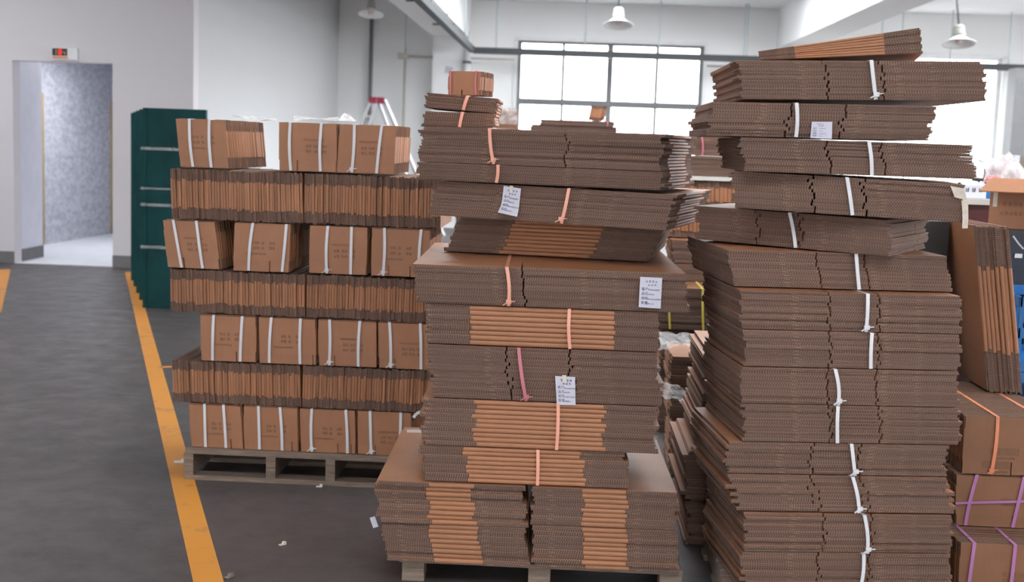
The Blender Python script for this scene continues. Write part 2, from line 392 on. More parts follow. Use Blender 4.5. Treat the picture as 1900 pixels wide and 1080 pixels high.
mb = MB([emis('lift_lamp_diffuser', (.93, .95, 1.0), 24.0)]); mb.box(-.38, .38, -.38, .38, -.012, 0); mb.build('diffuser', lt)

# floor paint
def floor_line(pts, w, label, name='floor_line'):
    mb = MB([M_LINE])
    for (a, b) in zip(pts[:-1], pts[1:]):
        a = Vector((*a, 0)); b = Vector((*b, 0)); d = (b-a).normalized(); n = Vector((-d.y, d.x, 0))*w/2
        lo = [a-n, b-n, b+n, a+n]; mb.poly([Vector((p.x, p.y, .0008)) for p in lo])
    o = mb.build(name); tag(o, label, 'floor marking'); return o
def fl(x, y):
    d = FW + RT*((x-950)/FPX) + UP*((540-y)/FPX); p = EYE + d*(-1.6/d.z); return (p.x, p.y)
a, b = fl(387, 1080), fl(241, 505); dx = ((b[0]-a[0])/(b[1]-a[1]))
floor_line([(a[0]-dx*2, a[1]-2), a, b], .105, 'long worn yellow line on the floor left of the pallets')
floor_line([fl(9, 500), fl(-12, 580)], .12, 'yellow line at the left edge by the lift')
p = fl(298, 681); floor_line([p, (p[0]+.35, p[1]+.1)], .06, 'short yellow stub branching right off the long yellow line')

# lift display above the opening
p0, p1 = at(97, 88, DY), at(145, 112, DY)
ld = thing('lift_display', 'small lift floor indicator with red digits above the opening', 'sign', T(p0.x, DY, p1.z))
w, h = p1.x-p0.x, p0.z-p1.z
mb = MB([M_WHITEP]); mb.box(0, w, -.03, 0, 0, h); mb.build('housing', ld)
mb = MB([M_BLACK]); mb.box(.012, w*.62, -.034, -.03, h*.32, h*.93); mb.build('screen', ld)
mb = MB([M_ORANGE_STRAP]); mb.box(.012, w*.64, -.033, -.03, .012, h*.26); mb.build('orange_strip', ld)
mr = emis('red_led', (1, .03, .03), 1.6); mg = emis('dim_led', (.5, .42, .2), .5)
mb = MB([mr, mg])
def seg(x, s, segs, mi):
    q = .012; hh = s*.5; z0 = h*.40
    R = {'a': (x, x+s*.55, z0+s-q, z0+s), 'g': (x, x+s*.55, z0+hh-q/2, z0+hh+q/2), 'd': (x, x+s*.55, z0, z0+q), 'b': (x+s*.55-q, x+s*.55, z0+hh, z0+s),
         'c': (x+s*.55-q, x+s*.55, z0, z0+hh), 'f': (x, x+q, z0+hh, z0+s), 'e': (x, x+q, z0, z0+hh)}
    for k in segs: mb.box(R[k][0], R[k][1], -.0355, -.034, R[k][2], R[k][3], mi=mi)
s_ = h*.46
seg(.03, s_, 'bc', 1); seg(.085, s_, 'abcdefg', 0); seg(w*.44, s_, 'gc', 1)
mb.build('digits', ld)

# pipes and ducts
def Pz(x, y, Y): return at(x, y, Y)
zD = at(1130, 101.5, 22.7).z
dt = thing('cable_duct', 'dark grey cable duct hung across the large window', 'duct', T(0, 22.7, zD))
mb = MB([M_DARKPIPE]); mb.box(-1.72, 13.8, -.06, .06, -.055, .055); mb.build('duct', dt)
for px in (922, 1087, 1225, 1383, 1388):
    x = at(px, 40, 22.7).x; mb = MB([M_ROD]); mb.tube([(x, 0, .05), (x, 0, CZ-zD)], .012, 6); mb.build('hanger_rod', dt)
for x in (5.4, 5.75, 6.6, 7.6, 8.0):
    mb = MB([M_ROD]); mb.tube([(x, 0, .05), (x, 0, CZ-zD)], .012, 6); mb.build('hanger_rod', dt)
dt2 = thing('cable_duct', 'dark cable duct running along the left ceiling beam', 'duct', T(-1.74, 12, zD))
mb = MB([M_DARKPIPE]); mb.box(-.05, .05, -6, 10.62, -.05, .05); mb.build('duct', dt2)
for k, y in enumerate((-1, 2.5, 6, 9)):
    mb = MB([M_ROD]); mb.tube([(.0, y, .04), (.0, y, CZ-zD)], .01, 6); mb.build('hanger_rod', dt2)
wp = thing('white_conduit', 'white conduit clipped under the left ceiling beam', 'pipe', T(-1.93, 12, 3.40))
mb = MB([M_WHITEP]); mb.tube([(0, -6, 0), (0, 10.9, 0)], .045, 10); mb.build('pipe', wp)
for y in (-1.2, 1.9, 5.2, 8.6):
    mb = MB([M_STEEL]); mb.box(-.30, .05, y-.02, y+.02, .02, .05); mb.build('bracket', wp)
zp = at(960, 111, 23.3).z
bp = thing('beige_pipe', 'thin beige pipe along the back wall with a drop on the left', 'pipe', T(at(752, 107, 23.3).x, 23.3, zp))
xe = 9.0-at(752, 107, 23.3).x
bx0 = bp.location.x
for xa, xb in ((-.08, W1[0]-.02-bx0), (W1[1]+.02-bx0, W2[0]-.02-bx0), (W2[1]+.02-bx0, xe+1)):
    mb = MB([M_PIPE]); mb.tube([(xa, 0, 0), (xb, 0, 0)], .022, 8); mb.build('pipe', bp)
mb = MB([M_PIPE]); mb.tube([(0, 0, -.02), (0, 0, -zp+.02)], .028, 8); mb.build('drop_pipe', bp)
mb = MB([M_PIPE]); mb.box(-.13, .07, -.05, .05, -.05, .06); mb.build('valve', bp)
mb = MB([M_ROD]); mb.tube([(0, 0, .05), (0, 0, CZ-zp)], .012, 6); mb.build('hanger_rod', bp)
x = at(688, 100, 23.4).x; cd = thing('dark_conduit', 'dark vertical conduit on the wall above the ladder', 'pipe', T(x, 23.42, .1))
mb = MB([M_STEEL]); mb.tube([(0, 0, 0), (0, 0, CZ-.1)], .035, 8); mb.build('pipe', cd)
x = at(868, 60, 23.05).x; cd = thing('downpipe', 'white downpipe on the column left of the window', 'pipe', T(x, 23.07, .1))
mb = MB([M_WHITEP]); mb.tube([(0, 0, 0), (0, 0, CZ-.7)], .06, 10); mb.build('pipe', cd)
for z in (1.2, 2.9): 
    mb = MB([M_STEEL]); mb.box(-.075, .075, -.07, .08, z-.02, z+.02); mb.build('clip', cd)

# pendant lamps
def lamp(px, py, Y, r, label):
    c = at(px, py, Y)
    t = thing('pendant_lamp', label, 'lamp', T(c.x, c.y, c.z) @ Matrix.Rotation(math.radians(-13), 4, 'X'), 'pendant lamps under the ceiling')
    k = r/.22
    mb = MB([M_LAMPBOWL]); pr = [(.055*k, .105*k), (.085*k, .085*k), (.14*k, .042*k), (.20*k, .008*k), (.22*k, 0)]
    mb.lathe(pr+[(q*.985, z-.006*k) for q, z in pr[::-1]], cap=False); mb.build('reflector', t)
    mb = MB([M_LAMPBODY]); mb.lathe([(.01, .25*k), (.06*k, .245*k), (.075*k, .22*k), (.078*k, .19*k), (.07*k, .185*k), (.078*k, .18*k), (.08*k, .15*k), (.072*k, .145*k), (.085*k, .14*k), (.085*k, .115*k), (.05*k, .11*k)]); mb.build('ballast_housing', t)
    mb = MB([M_BULB]); mb.lathe([(.005, -.005*k), (.04*k, .01*k), (.05*k, .05*k), (.03*k, .10*k)]); mb.build('bulb', t)
    mb = MB([M_DARKPIPE]); mb.tube([(0, 0, .24*k), (0, (CZ-c.z-.24)*.23, CZ-c.z-.01)], .013, 6); mb.build('stem', t)
lamp(1147, 46, 18.6, .22, 'pendant lamp with white bowl in front of the large window')
lamp(1779, 81, 18.4, .235, 'pendant lamp with white bowl at the right, above the far right window')
lamp(688, 27, 19.0, .19, 'pendant lamp at the left, beside the dark wall conduit')

# ------------------------------------------------------------------ cartons
def carton(mb, M, L, D, t, fl, slots=(), tint=1.0, jf=.0025, raw_ends=False):
    """a flattened box: x 0..L along the raw flap edges, y 0..D, z 0..t; flaps at both y ends, folds at both x ends"""
    h = t*.995; rd = random.uniform
    mb.box(0, L, fl, D-fl, 0, h, M, 0, tint, {'-x', '+x'} if raw_ends else None)
    b = min(t*.28, .005)
    for x, s in () if raw_ends else ((0, -1), (L, 1)):
        pr = ((x, 0), (x+s*b*.7, .14*h), (x+s*b, .38*h), (x+s*b, .62*h), (x+s*b*.7, .86*h), (x, h))
        P0 = [M @ Vector((q, fl, z)) for q, z in pr]; P1 = [M @ Vector((q, D-fl, z)) for q, z in pr]
        for k in range(5): mb.poly([P0[k], P0[k+1], P1[k+1], P1[k]], 0, tint*1.03)
        mb.poly(P0, 0, tint); mb.poly(P1, 0, tint)
    xs = [0]+list(slots)+[L]; g = .0028
    for z0, z1, v0, v1 in ((0, .485*h, 0, .5), (.515*h, h, .5, 1)):
        for i in range(len(xs)-1):
            xa = xs[i]+(g if i else rd(-jf, jf)); xb = xs[i+1]-(g if i < len(xs)-2 else rd(-jf, jf))
            em = {'-y'}
            if i == 0: em.add('-x')
            if i == len(xs)-2: em.add('+x')
            mb.box(xa, xb, rd(-jf, jf), fl, z0, z1, M, 0, tint*rd(.93, 1.05), em, v0, v1)
        mb.box(rd(-jf, jf), L+rd(-jf, jf), D-fl, D+rd(-jf, jf), z0, z1, M, 0, tint, {'+y', '-x', '+x'}, v0, v1)
def lerp(a, b, u): return a+(b-a)*u
FOLD = Matrix(((0, 1, 0, 0), (-1, 0, 0, 0), (0, 0, 1, 0), (0, 0, 0, 1)))       # (x,y) -> (y,-x)
UPR = Matrix(((1, 0, 0, 0), (0, 0, -1, 0), (0, 1, 0, 0), (0, 0, 0, 1)))        # upright, panel to the front
EDG = Matrix(((0, 0, 1, 0), (1, 0, 0, 0), (0, 1, 0, 0), (0, 0, 0, 1)))         # upright, edges to the front

def frame(px, Y, z, tilt=0):
    TL, TR, BL, BR = px; YL, YR = Y
    p = {'TL': at(*TL, YL), 'BL': at(*BL, YL), 'TR': at(*TR, YR), 'BR': at(*BR, YR)}
    mid = (p['TL']+p['TR']+p['BL']+p['BR'])/4
    d = (p['TR']-p['TL'])+(p['BR']-p['BL']); yaw = math.atan2(d.y, d.x)
    M = Matrix.Translation((mid.x, mid.y, z[0])) @ Matrix.Rotation(yaw, 4, 'Z') @ Matrix.Rotation(-tilt, 4, 'Y')
    xh = Vector((math.cos(yaw), math.sin(yaw), 0))
    lx = {k: (v-mid).dot(xh) for k, v in p.items()}
    return M, lx
def strap(root, x_t, x_b, y0, y1, h, mat, label=None, knot=False, wd=.0118, name='strap', bow=.0, e=.0008):
    mb = MB([mat])
    n = 6; pts = []
    for k in range(n):
        u = k/(n-1); pts.append(Vector((lerp(x_b, x_t, u)+bow*math.sin(u*math.pi), y0-.002-.004*math.sin(u*math.pi), lerp(.0015, h+e, u))))
    pts += [Vector((x_t, (y0+y1)/2, h+e)), Vector((x_t, y1+e, h+e)), Vector((x_b, y1+e, .0015)), Vector((x_b, y0+.02, .0015))]
    for a, b in zip(pts[:-1], pts[1:]): mb.beam(a, b, wd, .0025, up=Vector((0, 1, 0)) if abs((b-a).z) > abs((b-a).y) else Vector((0, 0, 1)))
    s = mb.build(name, root); tag(s, label)
    if knot:
        mb = MB([mat]); c = pts[0]+Vector((0, -.005, .016))
        mb.beam(c, c+Vector((-.020, -.008, -.012)), .006, .003); mb.beam(c, c+Vector((.022, -.007, .003)), .006, .003); mb.box(c.x-.009, c.x+.009, c.y-.004, c.y+.004, c.z-.007, c.z+.007)
        mb.build('knot', s)
    return s
_txt = {}
def text_mesh(s, size, mat):
    k = (s, size, mat.name)
    if k not in _txt:
        c = bpy.data.curves.new('print', 'FONT'); c.body = s; c.size = size; c.extrude = .0002; c.resolution_u = 2
        o = bpy.data.objects.new('print', c); COL.objects.link(o)
        dg = bpy.context.evaluated_depsgraph_get(); dg.update()
        me = bpy.data.meshes.new_from_object(o.evaluated_get(dg)); bpy.data.objects.remove(o); bpy.data.curves.remove(c)
        me.materials.clear(); me.materials.append(mat); _txt[k] = me
    return _txt[k]
STAND = Matrix(((1, 0, 0, 0), (0, 0, -1, 0), (0, 1, 0, 0), (0, 0, 0, 1)))     # text plane xy -> xz, facing -y
def glyphs(mb, x, z, s, n, gap=1.25, y=0.0, M=I4):
    "n small dense marks like unreadably small printed characters"
    rd = random.uniform; w = s*.13
    for i in range(n):
        a = x+i*s*gap
        for q in (.05, .45, .85)[:random.choice((2, 3, 3))]:
            x0 = a+rd(0, .25)*s; x1 = a+s*rd(.7, 1); zz = z+q*s; mb.box(x0, x1, y-.0006, y, zz, zz+w, M)
        for q in (rd(.05, .35), rd(.55, .85)): mb.box(a+q*s, a+q*s+w, y-.0006, y, z+rd(0, .3)*s, z+rd(.7, 1)*s, M)
def paper_label(root, M, pts, Y, heads=('客户:', '品名:', '规格:', '数量:'), tape=True, curl=0.0, tilt=False):
    Mi = M.inverted(); c = [Mi @ at(*p, Y) for p in pts]          # TL TR BL BR
    for q in c: q.y = -.0125
    TL, TR, BL, BR = c; nx, nz = 6, 8
    mb = MB([M_PAPER]); g = []
    for j in range(nz+1):
        v = j/nz; row = []
        for i in range(nx+1):
            u = i/nx; p = (TL*(1-u)+TR*u)*(1-v)+(BL*(1-u)+BR*u)*v
            p.y -= .0005*math.sin(u*3.1)+curl*max(0, v-.55)**2*(1.4-u)+.002*v; row.append(p)
        g.append(row)
    for j in range(nz):
        for i in range(nx): mb.poly([g[j][i], g[j+1][i], g[j+1][i+1], g[j][i+1]], smooth=True)
    o = mb.build('paper_label', root); tag(o, 'white printed paper label')
    bmesh_w = (TR-TL).length; H = (TL-BL).length
    def P(u, v, dy=.0012):
        p = (TL*(1-u)+TR*u)*(1-v)+(BL*(1-u)+BR*u)*v
        p.y -= .0005*math.sin(u*3.1)+curl*max(0, v-.55)**2*(1.4-u)+.002*v+dy; return p
    xdir = (TR-TL).normalized(); zdir = (TL-BL).normalized(); ydir = Vector((0, -1, 0))
    def place(u, v):
        p = P(u, v)
        return Matrix(((xdir.x, zdir.x, ydir.x, p.x), (xdir.y, zdir.y, ydir.y, p.y), (xdir.z, zdir.z, ydir.z, p.z), (0, 0, 0, 1)))
    s = H*.085
    mb = MB([M_INK]); Rm = Matrix(((1, 0, 0, 0), (0, 0, 1, 0), (0, -1, 0, 0), (0, 0, 0, 1)))
    for v, u, n in ((.17, .26, 4), (.285, .36, 3)):
        glyphs(mb, 0, 0, s*.85, n, 1.45, 0, place(u, v) @ Rm)
    for k, v in enumerate((.43, .58, .735, .885)):
        glyphs(mb, 0, 0, s*.55, (7, 4, 8, 4)[k], 1.15, 0, place(.40, v) @ Rm)
    mb.build('print', o)
    for k, v in enumerate((.43, .58, .735, .885)):
        link('print', text_mesh(heads[k], s*1.35, M_INK), o, place(.09, v))
    if tape:
        a = place(.36, .12) @ Rm; mb = MB([M_TAPE]); mb.box(0, bmesh_w*.2, -.001, -.0004, -H*.10, H*.17, a); mb.build('tape', o)
    return o
def flat_bundle(label, px, Y, z, depth, n, style='raw', slots=(), fl=.15, straps=(), tilt=0, jit=(.006, .006), group=None, tint=1.0, stuff=False, curve=None, taper=0, raw_ends=False, name='carton_bundle', labels=()):
    M, lx = frame(px, Y, z, tilt)
    root = thing(name, label, 'carton bundle', M, group)
    h = z[1]-z[0]; t = h/n; w = ((lx['TR']-lx['TL'])+(lx['BR']-lx['BL']))/2
    var = []; big = MB([M_KRAFT, M_EDGE]) if stuff else None
    def one(mb, K, tn):
        if style == 'raw': carton(mb, K @ Matrix.Translation((-w/2, 0, 0)), w, depth, t, fl, [s*w for s in slots], tn, raw_ends=raw_ends)
        else: carton(mb, K @ Matrix.Translation((-w/2, depth, 0)) @ FOLD, depth, w, t, fl, (), tn)
    if not stuff:
        for k in range(min(n, 5)):
            mb = MB([M_KRAFT, M_EDGE]); one(mb, I4, tint*random.uniform(.90, 1.08)); var.append(mb.mesh('folded_carton'))
            if taper:
                for v in var[-1].vertices: v.co.z *= 1+taper*v.co.x/w
    for k in range(n):
        u = (k+.5)/n
        c = lerp((lx['BL']+lx['BR'])/2, (lx['TL']+lx['TR'])/2, u)
        if curve: c += curve(u)
        K = T(c+max(-1.6*jit[0], min(1.6*jit[0], random.gauss(0, jit[0]))), random.uniform(-jit[1], jit[1])*.6, k*t, max(-.005, min(.005, random.gauss(0, .0025))))
        if taper: K = T(c, random.uniform(-jit[1], jit[1])*.4, k*t) @ Matrix.Rotation(-math.atan(k*t*taper/w), 4, 'Y')
        if stuff: one(big, K, tint*random.uniform(.90, 1.08))
        else: link('folded_carton', var[(k*2+k//3) % len(var)] if n > 4 else var[k], root, K)
    if stuff: tag(big.build('folded_cartons', root), kind='stuff')
    for st in straps:
        xt, xb, mat, kn = st
        ft = (xt-px[0][0])/(px[1][0]-px[0][0]); fb = (xb-px[2][0])/(px[3][0]-px[2][0])
        strap(root, lerp(lx['TL'], lx['TR'], ft), lerp(lx['BL'], lx['BR'], fb), -.012, depth, h, mat, knot=kn, bow=random.uniform(-.004, .006))
    for pts, YY, kw in labels: paper_label(root, M, pts, YY, **kw)
    return root
def upright_bundle(label, px, Y, z, depth, straps=(), slots=(), flip=0, t=.012, group=None, cap=None, tint=1.0, side_mark=None, name='carton_bundle', inkfrac=(.42, .52), wd=.0125):
    M, lx = frame(px, Y, z)
    root = thing(name, label, 'carton bundle', M, group)
    h = z[1]-z[0]-.004; w = ((lx['TR']-lx['TL'])+(lx['BR']-lx['BL']))/2-.010
    c0 = (lx['BL']+lx['BR'])/2; c1 = (lx['TL']+lx['TR'])/2; sh = (c1-c0)/h
    S = Matrix(((1, 0, sh, c0-w/2), (0, 1, 0, 0), (0, 0, 1, 0), (0, 0, 0, 1)))
    n = int(depth/t); fl = h*.22
    mb = MB([M_KRAFT, M_EDGE]); carton(mb, S @ Matrix.Translation((0, t, 0)) @ UPR, w, h, t, fl, [s*w for s in slots], tint)
    fc = mb.build('front_carton', root)
    mb = MB([M_KRAFT, M_EDGE])
    for k in range(1, n):
        K = S @ Matrix.Translation((random.uniform(-.003, .003), (k+1)*t, random.uniform(0, .002))) @ UPR
        carton(mb, K, w, h, t, fl, (), tint*random.uniform(.88, 1.08))
    tag(mb.build('folded_cartons', root), kind='stuff')
    s = h*.064; mb = MB([M_BOXINK]); x0 = w*inkfrac[0]; z0 = h*inkfrac[1]
    if flip == 0:
        glyphs(mb, x0-.01, z0+2.2*s, s*.62, 10, 1.12, -.0006, S)
        for r in (0, 1):
            for k in range(3): glyphs(mb, x0+k*s*2.6, z0-r*1.75*s, s, 2, 1.0, -.0006, S)
    elif flip == 1:
        glyphs(mb, x0-.035, z0-1.8*s, s*.62, 10, 1.12, -.0006, S)
        for r in (0, 1):
            for k in range(3): glyphs(mb, x0+k*s*2.6, z0+r*1.75*s, s, 2 if k != 1 else 1, 1.0, -.0006, S)
    elif flip == 2:                                             # bar codes
        for zz, x1 in ((h*.34, w*.27), (h*.10, w*.20)):
            x = x1
            while x < x1+w*.30:
                q = random.choice((.002, .003, .005)); mb.box(x, x+q, -.0008, -.0002, zz, zz+h*.13, S); x += q+random.choice((.002, .003))
            glyphs(mb, x1+.02, zz-h*.07, h*.04, 8, 1.1, -.0006, S)
    elif flip == 3:
        for x1 in (w*.42, w*.9): glyphs(mb, x1, h*.50, h*.07, 5, 1.05, -.0006, S); glyphs(mb, x1, h*.42, h*.05, 6, 1.05, -.0006, S)
    if flip is not None: mb.build('print', fc)
    for xt, xb, mat, kn in straps:
        ft = (xt-px[0][0])/(px[1][0]-px[0][0]); fb = (xb-px[2][0])/(px[3][0]-px[2][0])
        strap(root, lerp(lx['TL'], lx['TR'], ft), lerp(lx['BL'], lx['BR'], fb), -.003, depth, h, mat, knot=kn, bow=random.uniform(-.005, .005), wd=wd, e=.0028)
    return root
def edge_bundle(label, px, Y, z, depth, n, group=None, stuff=True, fl=.22, tint=1.0, lean=None, name='carton_bundle', wob=None):
    M, lx = frame(px, Y, z)
    root = thing(name, label, 'carton bundle', M, group)
    h = z[1]-z[0]-.007; w = ((lx['TR']-lx['TL'])+(lx['BR']-lx['BL']))/2-.004; t = w/n
    c0 = (lx['BL']+lx['BR'])/2; c1 = (lx['TL']+lx['TR'])/2; sh = (c1-c0)/h
    big = MB([M_KRAFT, M_EDGE])
    for k in range(n):
        s2 = sh+random.uniform(-.012, .012)*(0 if not stuff else 1)
        dz = random.uniform(0, .004)+(wob(k/n) if wob else 0)
        S = Matrix(((1, 0, s2, c0-w/2+k*t), (0, 1, 0, random.uniform(-.007, .007)), (0, 0, 1, dz), (0, 0, 0, 1)))
        if stuff: carton(big, S @ EDG, depth, h, t, fl*h+random.uniform(-.006, .006), (), tint*random.choice((.80, .90, .97, 1.04, 1.10)), .003)
        else:
            mb = MB([M_KRAFT, M_EDGE]); carton(mb, S @ EDG, depth, h, t, fl*h+random.uniform(-.012, .012), (), tint*random.uniform(.9, 1.08), .005); mb.build('folded_carton', root)
    if stuff: tag(big.build('folded_cartons', root), kind='stuff')
    return root
def pallet(label, X0, X1, Y0, Y1, H, sx, boards=5, feet=False):
    t = thing('wooden_pallet', label, 'pallet', T((X0+X1)/2, Y0, 0)); x0, x1 = X0-(X0+X1)/2, X1-(X0+X1)/2; D = Y1-Y0
    th = min(.022, H*.2)
    for k in range(boards):
        y = k*(D-.095)/(boards-1); mb = MB([M_WOOD]); mb.box(x0+random.uniform(-.01, .01), x1+random.uniform(-.01, .01), y, y+.095, H-th, H); mb.build('deck_board', t)
    for k in range(0 if feet else 3):
        y = k*(D-.09)/2; mb = MB([M_WOOD]); mb.box(x0+random.uniform(-.006, .01), x1, y+.002, y+.088, 0, th); mb.build('bottom_board', t)
    for x in sx if feet else ():
        for y in (.006, D/2-.05, D-.106):
            mb = MB([M_WOOD]); xx = x-(X0+X1)/2; mb.box(xx-.04, xx+.04, y, y+.10, 0, H-th); mb.build('block', t)
    for x in () if feet else sx:
        mb = MB([M_WOOD]); x -= (X0+X1)/2; mb.box(x-.022, x+.022, .006, D-.006, th, H-th); mb.build('stringer', t)
    return t

# ---- left pallet
YL = 5.68
G_FR = 'bundles with printed fronts on the left pallet'; G_ED = 'bundles on edge on the left pallet'
pallet('wooden pallet under the bundles of cartons on the left', at(349, 850, YL).x, at(349, 850, YL).x+1.22, YL-.035, YL+.72, .145, [at(q, 860, YL).x for q in (353, 505, 615, 728)]+[at(349, 850, YL).x+1.19])
wsp = M_WHITE_STRAP
# (px TL TR BL BR, straps, slots, flip, label)
def ub(label, TL, TR, BL, BR, straps, slots, flip, z, Y=(YL, YL), **k):
    upright_bundle(label, (TL, TR, BL, BR), Y, z, .55, [(a, b, wsp, kn) for a, b, kn in straps], slots, flip, group=G_FR, **k)
z1 = (.148, .352)
ub('printed carton bundle in the bottom row at the left corner of the left pallet', (347, 745), (449, 751), (355, 822), (451, 828), [(380, 382, False), (415, 420, False)], (.78,), 1, z1, inkfrac=(.42, .42))
ub('second printed carton bundle from the left in the bottom row of the left pallet', (450, 752), (553, 756), (452, 828), (554, 835), [(480, 482, False), (520, 524, False)], (.9,), 1, z1, inkfrac=(.42, .42))
ub('third printed carton bundle from the left in the bottom row, strap knot at its foot', (555, 756), (660, 762), (557, 836), (661, 842), [(579, 579, True), (642, 645, False)], (.68, .93), 1, z1, inkfrac=(.40, .42))
ub('fourth printed carton bundle in the bottom row, half behind the middle stack', (662, 760), (764, 766), (663, 842), (766, 850), [(687, 689, True), (744, 742, False)], (.32,), 0, z1, inkfrac=(.42, .38))
z2 = (.354, .552)
wv = lambda u: .0015+.0015*math.sin(u*7)
edge_bundle('left bundle on edge in the lowest edge-on row of the left pallet', ((318, 661), (558, 677), (321, 741), (559, 752)), (YL, YL), z2, .56, 46, G_ED, wob=wv)
edge_bundle('right bundle on edge in the lowest edge-on row of the left pallet', ((560, 677), (806, 692), (561, 752), (800, 766)), (YL, YL), z2, .56, 47, G_ED, wob=wv)
z3 = (.556, .768)
ub('printed carton bundle at the left end of the second printed row from the bottom', (370, 582), (477, 585), (372, 671), (476, 678), [(397, 395, False), (450, 446, False)], (.65,), 1, z3, inkfrac=(.34, .46))
ub('printed carton bundle second from left in the second printed row from the bottom', (479, 586), (587, 591), (480, 679), (588, 685), [(504, 500, False), (558, 557, False)], (.95,), 1, z3, inkfrac=(.38, .46))
ub('printed carton bundle third in the second printed row from the bottom, bow at its foot', (589, 591), (699, 596), (589, 685), (700, 689), [(612, 611, True), (668, 665, False)], (.28,), 0, z3, inkfrac=(.42, .44))
ub('printed carton bundle at the right end of the second printed row from the bottom', (701, 597), (805, 603), (701, 688), (806, 694), [(723, 725, True), (780, 781, False)], (.30,), 0, z3, inkfrac=(.42, .40))
z4 = (.772, .972)
edge_bundle('left bundle on edge in the middle edge-on row of the left pallet', ((313, 498), (566, 508), (316, 588), (566, 592)), (YL, YL), z4, .56, 48, G_ED, wob=wv)
edge_bundle('right bundle on edge in the middle edge-on row of the left pallet', ((568, 508), (815, 518), (568, 592), (812, 601)), (YL, YL), z4, .56, 47, G_ED, wob=wv)
z5 = (.978, 1.196)
ub('printed carton bundle leaning left at the left end of the third printed row', (298, 408), (401, 398), (312, 496), (408, 496), [(322, 338, False), (365, 377, False)], (.32,), 0, z5, (YL+.018, YL), inkfrac=(.42, .48))
ub('printed carton bundle second from left in the third printed row, gap on its right', (434, 399), (541, 402), (431, 488), (537, 491), [(470, 462, False), (532, 524, False)], (.66,), 1, z5, inkfrac=(.35, .46))
ub('printed carton bundle third from left in the third printed row, looped strap tail below', (574, 407), (684, 413), (572, 497), (681, 501), [(609, 607, True), (653, 651, False)], (.33,), 0, z5, inkfrac=(.42, .46))
ub('printed carton bundle at the right end of the third printed row, beside the middle stack', (689, 413), (799, 420), (687, 501), (797, 512), [(714, 711, True), (782, 778, False)], (.30, .68), 1, z5, inkfrac=(.32, .46))
z6 = (1.200, 1.43)
edge_bundle('left bundle on edge in the top edge-on row of the left pallet', ((313, 311), (562, 321), (319, 397), (562, 401)), (YL, YL), z6, .56, 48, G_ED, wob=wv)
edge_bundle('right bundle on edge in the top edge-on row of the left pallet', ((563, 321), (820, 331), (563, 401), (818, 411)), (YL, YL), z6, .56, 49, G_ED, wob=wv)
z7 = (1.438, 1.655)
ub('printed carton bundle alone at the top left corner of the left pallet', (324, 218), (419, 218), (334, 308), (426, 312), [(352, 359, False), (389, 393, False)], (), 1, z7, (YL+.018, YL), inkfrac=(.32, .5))
ub('printed carton bundle in the middle of the top row of the left pallet', (516, 222), (627, 225), (517, 312), (625, 316), [(539, 540, False), (597, 595, False)], (.32,), 0, z7, inkfrac=(.46, .50))
ub('printed carton bundle at the right of the top row, its strap knotted low down', (629, 221), (737, 229), (624, 313), (732, 319), [(658, 653, True), (709, 699, False)], (), 0, z7, inkfrac=(.40, .50))

# ---- middle stack
pallet('wooden pallet under the middle carton stack', -.54, .475, 4.44, 5.22, .088, [-.50, -.04, .435], feet=True)
YC = 4.40; pe = M_PEACH_STRAP
GC = None
flat_bundle('lowest left carton bundle of the middle stack, sitting on the pallet', ((704, 972), (974, 988), (721, 1047), (981, 1058)), (YC, YC), (.089, .232), .82, 8, 'fold', fl=.17, jit=(.005, .008))
flat_bundle('left carton bundle with bare kraft top at the foot of the middle stack', ((699, 887), (971, 910), (701, 970), (978, 985)), (YC-.01, YC), (.234, .385), .86, 9, 'fold', fl=.185, jit=(.007, .01))
flat_bundle('lowest right carton bundle of the middle stack, sitting on the pallet', ((989, 985), (1256, 990), (989, 1058), (1258, 1062)), (YC, YC+.01), (.089, .243), .80, 9, 'fold', fl=.18, jit=(.004, .008))
flat_bundle('right carton bundle with bare kraft top at the foot of the middle stack', ((992, 917), (1260, 918), (984, 983), (1254, 988)), (YC, YC+.01), (.245, .385), .80, 8, 'fold', fl=.18, jit=(.006, .008))
flat_bundle('narrow kraft carton bundle third from the bottom of the middle stack, peach strap', ((780, 826), (1160, 847), (790, 902), (1167, 913)), (YC, YC+.02), (.389, .518), .62, 8, 'fold', fl=.155, straps=[(998, 997, pe, False)], jit=(.006, .006))
flat_bundle('kraft carton bundle under the labelled dark bundle in the lower middle stack', ((788, 741), (1217, 756), (782, 824), (1219, 843)), (YC, YC+.01), (.522, .69), .70, 10, 'fold', fl=.185, straps=[(1036, 1033, pe, False)], jit=(.007, .006))
flat_bundle('dark edged carton bundle in the middle stack with pink strap and label below centre', ((793, 640), (1220, 658), (803, 735), (1228, 755)), (YC, YC+.01), (.694, .882), .70, 14, 'raw', (.345, .62), .16,
    [(963, 977, M_PINK_STRAP, True)], jit=(.008, .006), labels=[(((1030, 697), (1067, 699), (1033, 750), (1068, 751)), YC, dict())])
flat_bundle('kraft carton bundle below the bundle with the wide bare top in the middle stack', ((793, 562), (1223, 583), (791, 632), (1222, 655)), (YC, YC+.01), (.886, 1.027), .70, 8, 'fold', fl=.155, straps=[(1057, 1058, pe, False)], jit=(.006, .006))
flat_bundle('widest carton bundle of the middle stack, bare kraft top, label at its right end', ((766, 487), (1273, 510), (774, 558), (1275, 587)), (YC-.02, YC), (1.031, 1.167), .95, 11, 'raw', (.40,), .2,
    [(941, 944, pe, True)], jit=(.005, .006), labels=[(((1188, 514), (1229, 516), (1185, 570), (1226, 573)), YC-.02, dict(tape=False))])
flat_bundle('stepped kraft carton bundle resting on the wide bare top in the middle stack', ((852, 405), (1235, 440), (826, 470), (1200, 485)), (4.88, 4.76), (1.172, 1.306), .62, 9, 'fold', fl=.22, jit=(.006, .008))
